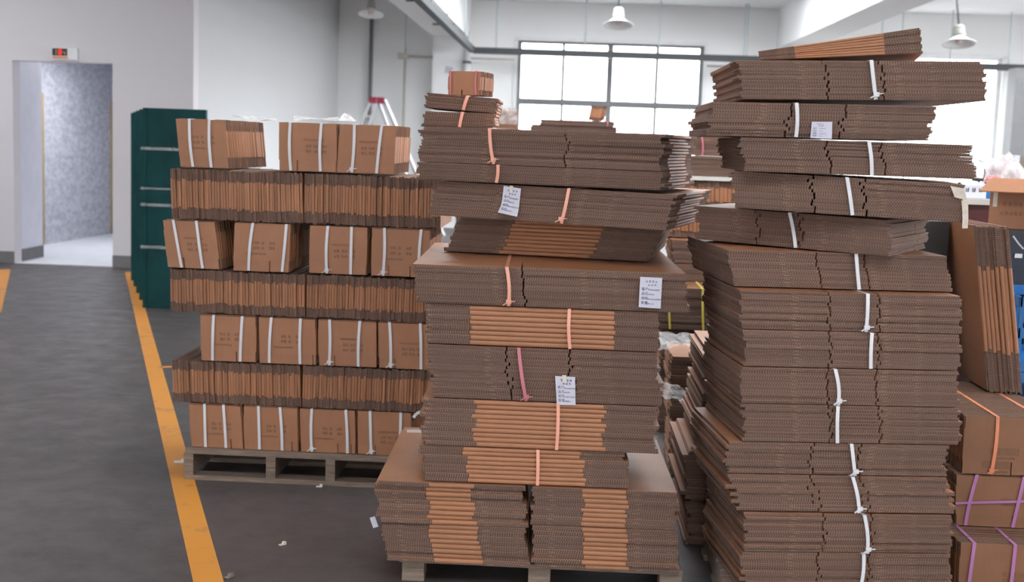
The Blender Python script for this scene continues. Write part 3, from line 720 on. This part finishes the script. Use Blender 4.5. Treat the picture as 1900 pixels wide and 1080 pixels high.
flat_bundle('dark edged carton bundle with slanting peach strap and curled label, turned right', ((810, 335), (1255, 363), (796, 396), (1234, 439)), (4.66, 4.42), (1.318, 1.444), .72, 11, 'raw', (), .16,
    [(1064, 1049, pe, True)], tilt=-.012, jit=(.005, .006), labels=[(((931, 345), (966, 350), (925, 394), (960, 402)), 4.55, dict(curl=.12))])
flat_bundle('thin dark edged carton bundle with peach strap near the top of the middle stack', ((777, 302), (1229, 324), (774, 331), (1229, 356)), (4.64, 4.41), (1.452, 1.516), .66, 6, 'raw', (), .15,
    [(932, 929, pe, False)], jit=(.005, .005))
flat_bundle('thick dark edged carton bundle at the top of the middle stack', ((784, 238), (1227, 253), (777, 300), (1229, 322)), (4.64, 4.41), (1.518, 1.645), .66, 11, 'raw', (.62,), .15,
    [(916, 924, pe, True)], jit=(.006, .006))
flat_bundle('small carton bundle, lower of the two on the left end of the middle stack', ((786, 207), (916, 213), (784, 236), (910, 240)), (4.82, 4.82), (1.648, 1.705), .42, 5, 'raw', (), .08, [(859, 853, pe, False)], jit=(.004, .004))
flat_bundle('small carton bundle, upper of the two on the left end of the middle stack', ((790, 178), (921, 194), (786, 206), (916, 213)), (4.82, 4.82), (1.713, 1.768), .42, 5, 'raw', (), .08, [(867, 860, pe, False)], tilt=-.05, jit=(.003, .003))
upright_bundle('upright carton bundle with pink straps standing on top of the middle stack', ((830, 137), (893, 140), (829, 184), (890, 188)), (5.0, 4.96), (1.776, 1.870), .16, [(837, 837, M_PINK_STRAP, False), (885, 884, M_PINK_STRAP, False)], (.45,), None, tint=1.0, wd=.006)

# ---- right stack
ws = M_WHITE_STRAP
pallet('wooden pallet under the tall right carton stack', .60, 1.36, 4.25, 4.92, .116, [.63, .98, 1.33])
A, B = 4.165, 4.25
RS = dict(depth=.64, fl=.15)
def rb(label, TL, TR, BL, BR, z, n, slots, straps, Y=(A, B), tilt=0, depth=.55, style='raw', fl=.15, jit=(.006, .005), **k):
    flat_bundle(label, (TL, TR, BL, BR), Y, z, depth, n, style, slots, fl, [(a, b, ws, kn) for a, b, kn in straps], tilt, jit, raw_ends=True, **k)
rb('carton bundle at the foot of the right stack, cut by the bottom edge', (1372, 1029), (1766, 1022), (1380, 1100), (1762, 1094), (.118, .256), 11, (.365, .61), [(1599, 1590, False)])
rb('second carton bundle from the foot of the right stack, bare kraft strip above it', (1378, 958), (1770, 958), (1386, 1027), (1762, 1020), (.259, .392), 11, (.38, .61), [(1600, 1606, True)])
rb('third carton bundle from the foot of the right stack, with uneven left steps', (1348, 880), (1758, 890), (1367, 939), (1764, 950), (.398, .522), 10, (.375, .60), [(1578, 1591, True)], jit=(.012, .008))
rb('fourth carton bundle from the foot of the right stack, set back at its right end', (1345, 822), (1752, 826), (1348, 872), (1754, 884), (.526, .634), 9, (.385, .60), [(1576, 1583, True)], jit=(.009, .006))
rb('fifth carton bundle from the foot of the right stack, with a straight strap', (1376, 751), (1780, 755), (1377, 817), (1778, 827), (.638, .763), 11, (.40, .63), [(1551, 1550, False)])
rb('sixth carton bundle from the foot of the right stack, strap bent to the left', (1376, 682), (1777, 688), (1376, 748), (1780, 752), (.766, .888), 10, (.395, .62), [(1546, 1552, True)])
rb('seventh carton bundle from the foot of the right stack, below the bow knot', (1378, 612), (1783, 620), (1382, 676), (1777, 685), (.892, 1.012), 10, (.395, .62), [(1614, 1612, False)])
rb('carton bundle of the right stack whose white strap ends in a bow', (1372, 537), (1782, 551), (1377, 610), (1785, 619), (1.015, 1.142), 11, (.40, .625), [(1606, 1603, True)])
rb('carton bundle of the right stack with wide bare top just under the turned bundle', (1349, 464), (1757, 480), (1360, 534), (1764, 547), (1.147, 1.268), 10, (.40, .62), [(1584, 1590, False)], Y=(4.24, 4.33), depth=.62)
rb('dark edged carton bundle in the right stack turned so its right end shows', (1297, 380), (1640, 407), (1287, 437), (1660, 476), (1.274, 1.392), 10, (.335, .56), [(1473, 1487, False)], Y=(4.55, 4.22), depth=.50, tilt=-.016)
rb('tilted carton bundle of the right stack with torn white paper at its right end', (1354, 319), (1782, 341), (1362, 384), (1790, 425), (1.400, 1.522), 11, (.355, .58), [(1574, 1585, False)], Y=(4.28, 4.15), tilt=-.022, depth=.60)
rb('carton bundle of the right stack below the one with the square label', (1370, 258), (1803, 268), (1380, 323), (1808, 340), (1.532, 1.642), 10, (.375, .61), [(1611, 1616, False)], Y=(4.2, 4.2), depth=.62)
rb('carton bundle of the right stack with a square paper label', (1319, 192), (1727, 193), (1317, 254), (1735, 265), (1.648, 1.758), 10, (.355, .60), [(1478, 1476, False)], Y=(4.2, 4.2), tilt=.012, depth=.60, jit=(.010, .006),
   labels=[(((1506, 226), (1544, 226), (1503, 256), (1543, 258)), 4.19, dict(tape=False))])
rb('overhanging carton bundle second from the top of the right stack, underside showing', (1367, 116), (1822, 104), (1376, 183), (1830, 184), (1.775, 1.900), 10, (.355, .585), [(1618, 1624, True)], Y=(4.2, 4.2), tilt=.026, depth=.75, jit=(.008, .006), curve=lambda u: .012*math.sin(u*3.1))
flat_bundle('topmost thin kraft carton bundle of the right stack, tilted up to the right', ((1409, 95), (1710, 58), (1409, 113), (1712, 105)), (4.3, 4.2), (1.915, 1.970), .42, 7, 'fold', (), .115, (), tilt=.062, jit=(.004, .004), taper=.95)

# ---- right foreground
BX = M_ORANGE_STRAP; PU = M_PURPLE_STRAP
zE = .66
upright_bundle('strapped carton bundle with bar codes and an orange strap at the right edge', ((1793, 770), (1972, 776), (1778, 880), (1972, 886)), (4.65, 4.65), (.441, zE), .74, [(1851, 1838, BX, True), (1935, 1925, BX, False)], (.50,), 2, tint=.66)  # tint on this and the next two bundles paints in their shade
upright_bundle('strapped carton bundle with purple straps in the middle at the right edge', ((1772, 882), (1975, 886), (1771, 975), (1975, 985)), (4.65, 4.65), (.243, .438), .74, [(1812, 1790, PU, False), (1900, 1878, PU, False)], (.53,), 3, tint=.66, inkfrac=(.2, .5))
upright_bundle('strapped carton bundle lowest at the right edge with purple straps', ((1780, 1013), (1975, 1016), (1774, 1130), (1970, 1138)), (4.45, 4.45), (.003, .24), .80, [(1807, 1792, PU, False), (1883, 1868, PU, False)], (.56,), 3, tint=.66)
pb = [o for o in COL.objects if o.get('label', '').startswith('strapped carton bundle with purple')][0]
mb = MB([PU]); mb.beam((-.20, -.008, .085), (.2, -.008, .115), .009, .003, up=Vector((0, 1, 0))); mb.build('cross_strap', pb)
edge_bundle('tall carton bundle standing on its end at the right, leaning against the right stack', ((1806, 415), (1872, 428), (1832, 727), (1897, 727)), (5.12, 5.12), (zE+.004, 1.336), .72, 8, stuff=False, fl=.25)

# ------------------------------------------------------------------ behind the stacks
def film(label, pts, thick=.02, mat=None, name='plastic_film', n=14, cat='plastic film'):
    "crumpled sheet over four world corners"
    mb = MB([mat or M_FILM]); a, b, c, d = [Vector(p) for p in pts]; g = []
    from mathutils import noise as nz
    nn = (b-a).cross(d-a).normalized()
    for j in range(n+1):
        v = j/n; row = []
        for i in range(n+1):
            u = i/n; p = (a*(1-u)+b*u)*(1-v)+(d*(1-u)+c*u)*v
            k = nz.noise(p*9)+.6*nz.noise(p*23); e = .5+.5*min(1, 4*min(u, 1-u, v, 1-v)); row.append(p+nn*thick*k+Vector((nz.noise(p*7+Vector((9, 0, 0))), 0, 0))*thick*e)
        g.append(row)
    for j in range(n):
        for i in range(n): mb.poly([g[j][i], g[j][i+1], g[j+1][i+1], g[j+1][i]], smooth=True)
    bmesh.ops.remove_doubles(mb.bm, verts=mb.bm.verts, dist=1e-5)
    o = mb.build(name); return tag(o, label, cat)
# stack of dark bundles seen through the gap
HID = 'dark carton bundle low in the stack seen through the gap'
def gb(label, x0, x1, y0, y1, Y, z, n, depth=.5, **k):
    flat_bundle(label, ((x0, y0), (x1, y0), (x0, y1), (x1, y1)), (Y, Y), z, depth, n, k.pop('style', 'raw'), (), k.pop('fl', .1), k.pop('straps', ()), stuff=True, **k)
zf = lambda y, Y, x=1270: at(x, y, Y).z
za = [0, .21, .42, zf(607, 7.0)]
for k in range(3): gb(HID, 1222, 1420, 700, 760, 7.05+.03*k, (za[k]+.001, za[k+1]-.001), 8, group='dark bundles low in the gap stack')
gb('dark carton bundle with two thin yellow straps in the gap between the stacks', 1218, 1420, 530, 605, 6.9, (za[3]+.001, zf(531, 7.0)), 9, straps=[(1304, 1305, M_YELLOW_STRAP, False), (1242, 1243, M_YELLOW_STRAP, False)], tint=.72)  # lower tint puts the shade of the gap into the kraft colour
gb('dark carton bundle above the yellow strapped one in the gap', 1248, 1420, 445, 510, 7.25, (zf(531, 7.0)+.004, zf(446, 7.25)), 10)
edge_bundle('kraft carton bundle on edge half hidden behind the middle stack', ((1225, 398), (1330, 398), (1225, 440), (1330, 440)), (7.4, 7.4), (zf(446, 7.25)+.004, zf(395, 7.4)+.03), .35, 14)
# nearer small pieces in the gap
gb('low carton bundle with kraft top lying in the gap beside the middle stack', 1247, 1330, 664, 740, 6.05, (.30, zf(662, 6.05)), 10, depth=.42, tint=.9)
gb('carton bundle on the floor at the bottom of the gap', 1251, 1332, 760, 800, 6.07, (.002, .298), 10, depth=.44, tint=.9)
# stack behind the right stack: stepped left faces
zs = [.002, .20, .40, .60, .80]; dxs = (-.03, -.05, .0, .015)
for k in range(4):
    x0 = .575+dxs[k]; M = None
    p = [at(1320, 700, 4.95)]
    pxl = lambda X, Y, z: (950+FPX*((Vector((X, Y, z))-EYE).dot(RT))/((Vector((X, Y, z))-EYE).dot(FW)), 540-FPX*((Vector((X, Y, z))-EYE).dot(UP))/((Vector((X, Y, z))-EYE).dot(FW)))
    Yk = 5.02-.03*(k % 2)
    a, b, c, d = pxl(x0, Yk, zs[k+1]), pxl(x0+.62, Yk, zs[k+1]), pxl(x0, Yk, zs[k]), pxl(x0+.62, Yk, zs[k])
    flat_bundle(('lowest', 'second', 'third', 'topmost')[k]+' carton bundle of the low stack hidden behind the right stack', (a, b, c, d), (Yk, Yk), (zs[k], zs[k+1]-.003), .62, 12, 'fold', (), .1, (), jit=(.012, .01), stuff=True, tint=.95)
dk = thing('wrapped_bundle', 'tall dark film-wrapped bundle standing behind the right stack beside the leaning bundle', 'carton bundle', T(1.24, 5.42, 0))  # near-black block added where the kraft face lies in deep shade
M_SHADEBLOCK = plain('black_stretch_film', (0.020, 0.017, 0.017), .5, .3, 9)
mb = MB([M_SHADEBLOCK]); mb.box(0, .385, 0, .5, .002, 1.33); o = mb.build('body', dk)
bv = o.modifiers.new('bevel', 'BEVEL'); bv.width = .02; bv.segments = 2
mb = MB([plain('grey_string', (.16, .15, .15), .5)]); mb.box(.268, .274, -.004, 0, .03, 1.32); mb.box(.268, .274, 0, .5, 1.33, 1.333); mb.build('strap', dk)
# taller stack further back with light bare tops
Y2 = 8.0; zz = [.002, .32, .64, .96, 1.23]
for k in range(4): gb('kraft carton bundle low in the far stack behind the right stack', 1262, 1450, 300, 340, Y2, (zz[k]+.001, zz[k+1]-.001), 9, depth=.7, group='low bundles of the far stack')
edge_bundle('kraft carton bundle on edge under a pale board behind the right stack', ((1262, 333), (1440, 333), (1262, 366), (1440, 366)), (Y2, Y2), (1.233, zf(334, Y2)), .6, 22)
zq = zf(334, Y2); mb = MB([M_PALE]); x0, x1 = at(1262, 330, Y2).x, at(1440, 330, Y2).x
mb.box(x0, x1, 0, .75, 0, .025); o = mb.build('pale_board'); o.location = (0, Y2-.02, zq+.002); tag(o, 'pale board lying across the on-edge bundle behind the right stack', 'board')
gb('dark carton bundle with pale top on the pale board', 1276, 1450, 290, 320, Y2+.05, (zq+.03, zf(289, Y2)), 8, depth=.6)
gb('dark carton bundle with a pink strap at eye level below the large window', 1213, 1352, 247, 284, Y2+.3, (zf(289, Y2)+.004, zf(289, Y2)+.128), 7, depth=.4, straps=[(1302, 1303, M_PINK_STRAP, False)])
# stack under the large window
Y3 = 12.0
zz = [.002, .44, .88, 1.32, 1.76]
for k in range(4): gb('large carton bundle low in the stack under the large window', 985, 1145, 250, 300, Y3, (zz[k]+.001, zz[k+1]-.001), 11, depth=.8, group='low bundles under the window')
gb('wide low carton bundle on the stack under the large window', 985, 1145, 233, 244, Y3, (1.762, zf(233, Y3, 1060)), 3, depth=.7)
gb('top carton bundle of the stack under the large window', 1003, 1140, 224, 232, Y3, (zf(233, Y3, 1060)+.002, zf(223, Y3, 1060)), 3, depth=.6, straps=[(1127, 1127, M_PINK_STRAP, False)])
edge_bundle('small brown carton bundle standing on end against the window light', ((1097, 196), (1127, 197), (1091, 224), (1121, 224)), (Y3+.1, Y3+.1), (zf(223, Y3, 1060)+.004, zf(223, Y3, 1060)+.15), .12, 4)
# stack left of the window, wrapped
Y4 = 9.5; zz = [.002, .45, .9, 1.35, 1.70]
for k in range(4): gb('large carton bundle low in the stack behind the thick top bundle', 850, 962, 250, 300, Y4, (zz[k]+.001, zz[k+1]-.001), 11, depth=.6, group='low bundles left of the window')
upright_bundle('film wrapped carton bundle peeping over the middle stack left of the window', ((918, 205), (957, 207), (918, 236), (957, 238)), (Y4, Y4), (1.704, zf(204, Y4, 935)), .3, (), (), None)
zt_ = zf(204, Y4, 935); xa, xb = at(914, 220, Y4).x, at(960, 220, Y4).x
film('crumpled clear film around the bundle left of the window', [(xa, Y4-.03, 1.73), (xb, Y4-.03, 1.73), (xb, Y4-.03, zt_+.02), (xa, Y4-.03, zt_+.02)], .025, M_FILMDENSE)
# films
film('crumpled clear film bulging above the low bundle in the gap', [at(1224, 650, 6.0), at(1284, 640, 6.0), at(1284, 613, 6.3), at(1224, 615, 6.3)], .05)
film('crumpled shiny film hanging low in the gap beside the middle stack', [at(1222, 735, 5.6), at(1280, 765, 5.6), at(1278, 722, 5.7), at(1220, 700, 5.7)], .06)
film('strip of clear film along the top edge of the left pallet load', [at(432, 219, 6.15), at(512, 222, 6.15), at(512, 217, 6.3), at(432, 214, 6.3)], .012, M_FILMDENSE)
film('strip of bright film behind the top row of the left pallet load', [at(545, 222, 5.9), at(628, 224, 5.9), at(628, 219, 6.1), at(545, 217, 6.1)], .012, M_FILMDENSE)
film('peak of white film behind the top right bundle of the left pallet', [at(628, 223, 6.25), at(662, 224, 6.25), at(648, 212, 6.3), at(638, 209, 6.3)], .01, M_FILMDENSE)
# white strap ends between the left pallet and the middle stack
def tail(label, pts, Y, w=.011):
    mb = MB([M_WHITE_STRAP]); P = [at(x, y, Y) for x, y in pts]
    for a, b in zip(P[:-1], P[1:]): mb.beam(a, b, w, .002, up=Vector((0, 1, .2)))
    tag(mb.build('strap_end'), label, 'strap')
tail('curled white strap end sticking out left of the middle stack', [(767, 775), (772, 768), (780, 764), (792, 763)], 4.62)
tail('straight white strap end left of the middle stack with a bent tip', [(755, 800), (775, 800), (790, 801), (798, 791)], 4.62)

# green panels by the lift wall
gl, gr = at(268, 300, 11.2).x, at(392, 300, 11.2).x
gt = thing('panel_stack', 'stack of dark green panels wrapped in film beside the left pallet', 'panel', T(gl, 11.2, 0, .0))
for k in range(5):
    mb = MB([M_GREEN]); x0 = -.2*k; y = .5*k
    mb.box(x0, x0+gr-gl-.05, y, y+.05, .002, 1.79-.006*k); mb.box(x0-.012, x0+.02, y-.012, y+.10, .002, 1.79-.006*k)
    mb.build('green_panel', gt)
for z, s in ((1.40, .01), (1.05, .0), (.90, .01), (.52, .01)):
    mb = MB([M_FILM]); mb.box(-.03, .55, -.0165, -.015, z+.02, z+.035+s); mb.box(-.016, -.014, -.016, .06, z+.01, z+.05); mb.build('film_band', gt)

# step ladder far behind
la, lb = at(681, 222, 20.5), at(722, 222, 20.5); top = at(700, 184, 20.5)
ld = thing('step_ladder', 'aluminium step ladder with red caps against the far wall', 'ladder', T(top.x, 20.5, 0)); H = top.z
sp = (lb.x-la.x)*.5*H/(H-la.z)*.45
for s, y in ((-1, 0), (1, 0)):
    for sd in (-.10, .16):
        mb = MB([M_ALU]); mb.beam((sd*.4+s*.05, y, H), (sd+s*(.05+sp*1.6), y+(.0 if s < 0 else .7), 0), .07, .04); mb.build('rail', ld)
    mb = MB([M_RED]); mb.box(s*.06-.06, s*.06+.05, -.05, .06, H-.07, H+.03); mb.build('cap', ld)
for k in range(7):
    u = (k+1)/8; z = H*(1-u); mb = MB([M_ALU]); xx = lerp(-.05, -.05-sp*1.6, u); mb.beam((xx+lerp(-.04, -.10, u), 0, z), (xx+lerp(.064, .16, u), 0, z), .06, .03); mb.build('rung', ld)
# paper note on the column
p0 = at(833, 130, 22.9); mb = MB([M_PAPER]); mb.box(-.07, .07, 0, .003, -.06, .06); o = mb.build('wall_note'); o.location = (at(833, 130, BY-.352).x, BY-.355, at(833, 130, BY-.352).z); o.rotation_euler = (0, .15, 0)
tag(o, 'small white paper note on the column above the upright bundle', 'paper')

# ------------------------------------------------------------------ clutter at the right
Yc = 7.0
cx0, cx1 = at(1745, 400, Yc).x, at(1866, 400, Yc).x; ctop = at(1830, 370, Yc).z
ct = thing('work_cabinet', 'maroon cabinet with pale top behind the right stack', 'cabinet', T((cx0+cx1)/2, Yc, 0)); hw = (cx1-cx0)/2
mb = MB([M_MAROON]); mb.box(-hw, hw, 0, .6, .05, ctop-.03); mb.build('body', ct)
mb = MB([M_PALE]); mb.box(-hw-.01, hw+.01, -.02, .62, ctop-.03, ctop); mb.build('top_board', ct)
mb = MB([M_BLACK]); mb.box(-hw+.02, hw-.02, .03, .58, 0, .05); mb.build('plinth', ct)
mb = MB([M_MAROON]); mb.box(-hw+.02, hw-.02, -.012, 0, .10, ctop-.06); mb.build('door', ct)
p0, p1 = at(1786, 338, Yc+.05), at(1829, 369, Yc+.05)
wb = thing('printed_box', 'white carton with dark square symbols on the maroon cabinet', 'box', T(p0.x, Yc+.05, ctop+.002)); w, h = p1.x-p0.x, p0.z-ctop
mb = MB([M_WHITEBOX]); mb.box(0, w, 0, .12, 0, h*.80); mb.build('body', wb)
mb = MB([M_WHITEBOX]); mb.poly([(0, 0, h*.8), (w, 0, h*.8), (w, .06, h), (0, .06, h)]); mb.poly([(0, .12, h*.8), (0, .06, h), (w, .06, h), (w, .12, h*.8)]); mb.box(0, w, .055, .065, h*.97, h*1.02); mb.build('flap', wb)
mb = MB([M_INK])
for k in range(3): 
    x = w*(.22+.27*k); s = .017
    mb.box(x-s/2, x+s/2, -.001, 0, h*.40, h*.40+s*.25); mb.box(x-s/2, x-s/4, -.001, 0, h*.40, h*.40+s*1.3); mb.box(x+s/5, x+s/2, -.001, 0, h*.40, h*.40+s*1.3); mb.box(x-s/4, x+s/3, -.001, 0, h*.40+s*.6, h*.40+s*.9)
mb.build('print', wb)
p0, p1 = at(1829, 343, Yc+.1), at(1858, 369, Yc+.1)
bb = thing('blue_bin', 'blue plastic bin holding a red and white bag on the cabinet', 'bin', T((p0.x+p1.x)/2, Yc+.2, ctop+.002)); hw2 = (p1.x-p0.x)/2; h2 = p0.z-ctop
mb = MB([M_BLUE]); mb.box(-hw2, hw2, -.1, -.09, 0, h2); mb.box(-hw2, hw2, .09, .1, 0, h2); mb.box(-hw2, -hw2+.01, -.09, .09, 0, h2); mb.box(hw2-.01, hw2, -.09, .09, 0, h2); mb.box(-hw2+.01, hw2-.01, -.09, .09, 0, .01); mb.build('body', bb)
mb = MB([plain('pale_blue_rim', (.25, .42, .55), .4)]); mb.box(-hw2-.008, hw2+.008, -.108, -.1, h2-.012, h2+.004); mb.build('rim', bb)
def blob(name, label, c, r, mat, cat, seed):
    from mathutils import noise as nz
    bm = bmesh.new(); bmesh.ops.create_icosphere(bm, subdivisions=4, radius=1)
    for v in bm.verts:
        k = 1+.28*nz.noise(v.co*2.2+Vector((seed, 0, 0)))+.16*nz.noise(v.co*6+Vector((0, seed, 0)))
        v.co = Vector((v.co.x*r[0], v.co.y*r[1], v.co.z*r[2]))*k
        v.co.z = max(v.co.z, -r[2]*.75)
    for f in bm.faces: f.smooth = True
    me = bpy.data.meshes.new(name); bm.to_mesh(me); bm.free(); me.materials.append(mat)
    o = link(name, me); o.location = c; return tag(o, label, cat)
c = at(1845, 333, Yc+.2); blob('plastic_bag', 'red plastic bag bulging out of the blue bin', (c.x, c.y, bb.location.z+h2+.015), (.055, .06, .035), M_PINKBAG, 'bag', 3)
c = at(1866, 335, Yc+.3); blob('plastic_bag', 'white and pink plastic bag behind the open carton', (c.x+.03, c.y+.12, ctop+.115), (.10, .10, .13), M_WHITEBAG, 'bag', 8)
# small black tool with cable
c = at(1814, 330, Yc+.11); tl = thing('hand_tool', 'small black hand tool lying on the white printed carton', 'tool', T(c.x, Yc+.11, ctop+h*1.03))
mb = MB([M_BLACK]); mb.tube([(-.03, 0, .012), (0, 0, .014), (.03, 0, .012)], [.008, .012, .009], 8); mb.tube([(.0, 0, .012), (.012, 0, .0)], .007, 6); mb.build('body', tl)
mb = MB([M_DARKPIPE]); mb.tube([(.03, 0, .012), (.038, 0, .05), (.02, 0, .11), (-.02, 0, .135), (-.06, 0, .12)], .003, 6); mb.build('cable', tl)
# dark cabinet with open carton
Yd = 6.2
dx0 = at(1868, 450, Yd).x; dz = at(1880, 428, Yd).z
dc = thing('dark_cabinet', 'dark navy metal cabinet under the open carton at the right edge', 'cabinet', T(dx0, Yd, 0))
mb = MB([M_NAVY]); mb.box(0, .75, 0, .5, .06, dz-.02); mb.build('body', dc)
mb = MB([M_BLACK]); mb.box(-.005, .755, -.01, .51, dz-.02, dz); mb.build('top', dc)
mb = MB([M_NAVY]); mb.box(.02, .72, -.008, 0, .1, dz-.2); mb.build('door', dc)
mb = MB([M_WHITEP]); mb.box(.04, .075, -.012, -.008, dz-.13, dz-.11); mb.build('badge', dc)
mb = MB([M_BLACK]); mb.box(.03, .7, .02, .48, 0, .06); mb.build('plinth', dc)
Yo = 6.25
a, b_ = at(1851, 352, Yo), at(1905, 352, Yo); bw = .36; bh = a.z-dz-.002
oc = thing('open_carton', 'open brown carton with its flap folded out at the right edge', 'box', T(a.x, Yo+.1, dz+.002, -.33))
mb = MB([M_KRAFT, M_EDGE]); th = .006
mb.box(0, bw, 0, th, 0, bh); mb.box(0, bw, .35-th, .35, 0, bh); mb.box(0, th, th, .35-th, 0, bh); mb.box(bw-th, bw, th, .35-th, 0, bh); mb.box(th, bw-th, th, .35-th, 0, th); mb.build('body', oc)
mb = MB([M_KRAFT, M_EDGE]); P = [Vector(p) for p in ((-.05, -.13, bh-.012), (bw+.02, -.13, bh-.012), (bw, 0, bh+.05), (0, 0, bh+.05))]
mb.poly(P); mb.poly([p+Vector((0, 0, .005)) for p in P]); 
for i in range(4): mb.poly([P[i], P[(i+1) % 4], P[(i+1) % 4]+Vector((0, 0, .005)), P[i]+Vector((0, 0, .005))])
mb.build('flap', oc)
mb = MB([M_KRAFT, M_EDGE]); mb.box(0, .005, .01, .34, bh, bh+.05); mb.build('flap', oc)
mb = MB([M_BOXINK]); glyphs(mb, .06, bh*.58, .02, 4, 1.2, -.0005); glyphs(mb, .05, bh*.35, .018, 5, 1.2, -.0005); mb.build('print', oc)
mb = MB([M_TAPE]); mb.box(.015, .035, -.001, 0, bh*.55, bh); mb.build('tape', oc)
Yk = 7.6; p0 = at(1873, 315, Yk); kz = at(1880, 345, Yk).z
bx = thing('stacked_carton', 'brown carton behind the white and pink bag at the right edge', 'box', T(p0.x+.01, Yk+.1, 0))
mb = MB([M_KRAFT, M_EDGE]); mb.box(0, .5, 0, .4, 0.001, p0.z); mb.build('body', bx)
mb = MB([M_TAPE]); mb.box(.22, .27, -.002, .402, p0.z, p0.z+.001); mb.build('tape', bx)
b2 = thing('stacked_carton', 'greyish carton topmost at the right edge, below the dark column', 'box', T(at(1876, 300, Yk+.15).x+.02, Yk+.15, p0.z+.002))
mb = MB([plain('greyish_card', (.26, .23, .19), .8), M_EDGE]); mb.box(.03, .45, 0, .3, 0, .085); mb.build('body', b2)
mb = MB([M_WHITEBOX]); mb.box(.0, .03, .0, .3, 0, .085); mb.build('end_panel', b2)
# blue crates
Yb = 5.6; x0 = at(1890, 600, Yb).x; zt2 = at(1895, 551, Yb).z
for k in range(3):
    hh = zt2/3; t = thing('blue_crate', ('blue plastic crate at the bottom of the stack at the right edge', 'blue plastic crate in the middle of the stack at the right edge', 'blue plastic crate on top of the stack at the right edge')[k], 'crate', T(x0, Yb, hh*k+.001*k), 'blue crates at the right edge')
    hh -= .002; mb = MB([M_BLUE]); w_, d_ = .42, .55
    for z in (0, hh*.45, hh-.045): mb.box(0, w_, 0, .012, z, z+.045); mb.box(0, w_, d_-.012, d_, z, z+.045); mb.box(0, .012, .012, d_-.012, z, z+.045); mb.box(w_-.012, w_, .012, d_-.012, z, z+.045)
    mb.build('rails', t)
    mb = MB([M_BLUE])
    for i in range(8): 
        x = .0+i*(w_-.02)/7; mb.box(x, x+.02, .002, .010, 0, hh); mb.box(x, x+.02, d_-.01, d_-.002, 0, hh)
    for i in range(9):
        y = i*(d_-.02)/8; mb.box(.002, .010, y, y+.02, 0, hh); mb.box(w_-.01, w_-.002, y, y+.02, 0, hh)
    mb.build('slats', t)
    mb = MB([M_BLUE]); mb.box(.012, w_-.012, .012, d_-.012, .003, .012); mb.build('base', t)
c = at(1893, 455, 6.0); tail('pair of white strap ends dangling in front of the dark cabinet', [(1880, 438), (1890, 452), (1899, 462)], 6.1, .007)

# ------------------------------------------------------------------ litter on the floor
def scrap(label, x, y, s, mat, rot=0, name='paper_scrap'):
    p = fl(x, y); mb = MB([mat])
    mb.box(-s, s, -s*.5, s*.5, 0, .004); mb.box(s*.2, s*1.1, -s*.4, s*.5, .004, .012)
    o = mb.build(name); o.location = (p[0], p[1], .0015); o.rotation_euler = (0, 0, rot); tag(o, label, 'litter')
scrap('white scrap of plastic on the yellow line beside the left pallet', 334, 858, .028, M_WHITEBOX, .3)
scrap('pale chip lying on the floor in front of the left pallet', 524, 1012, .014, M_TAPE, .9)
scrap('small pale scrap on the floor under the front of the left pallet', 592, 904, .014, M_TAPE, .2)
scrap('white scrap on the floor between the middle and right stacks', 1276, 1008, .02, M_FILMDENSE, .8)
scrap('brown chip on the floor at the bottom edge right of the yellow line', 425, 1072, .018, M_WOOD, 1.2)
p = at(693, 970, 4.5); mb = MB([M_PAPER]); mb.box(-.010, .010, -.0005, .0005, -.02, .02)
o = mb.build('paper_tag'); o.location = (at(694, 969, 4.43).x, 4.43, at(694, 969, 4.43).z); o.rotation_euler = (0, -.35, 0); tag(o, 'small white paper tag poking out at the left foot of the middle stack', 'paper')

R5 = [o for o in COL.objects if o.get('label', '').startswith('tilted carton bundle of the right stack with torn')][0]
M_TORN = plain('torn_cream_paper', (.62, .54, .46), .8, .2, 30)
for k, q in enumerate((((1764, 345), (1790, 350), (1795, 372), (1772, 366)), ((1785, 372), (1797, 374), (1797, 424), (1787, 424)))):
    o = film('x', [at(*p, 4.135) for p in (q[3], q[2], q[1], q[0])], .012, M_TORN, 'torn_paper')
    for kk in ('label', 'category'): del o[kk]
    o['label'] = 'torn cream paper at the right end'
    bpy.context.view_layer.update(); o.parent = R5; o.matrix_parent_inverse = R5.matrix_world.inverted()
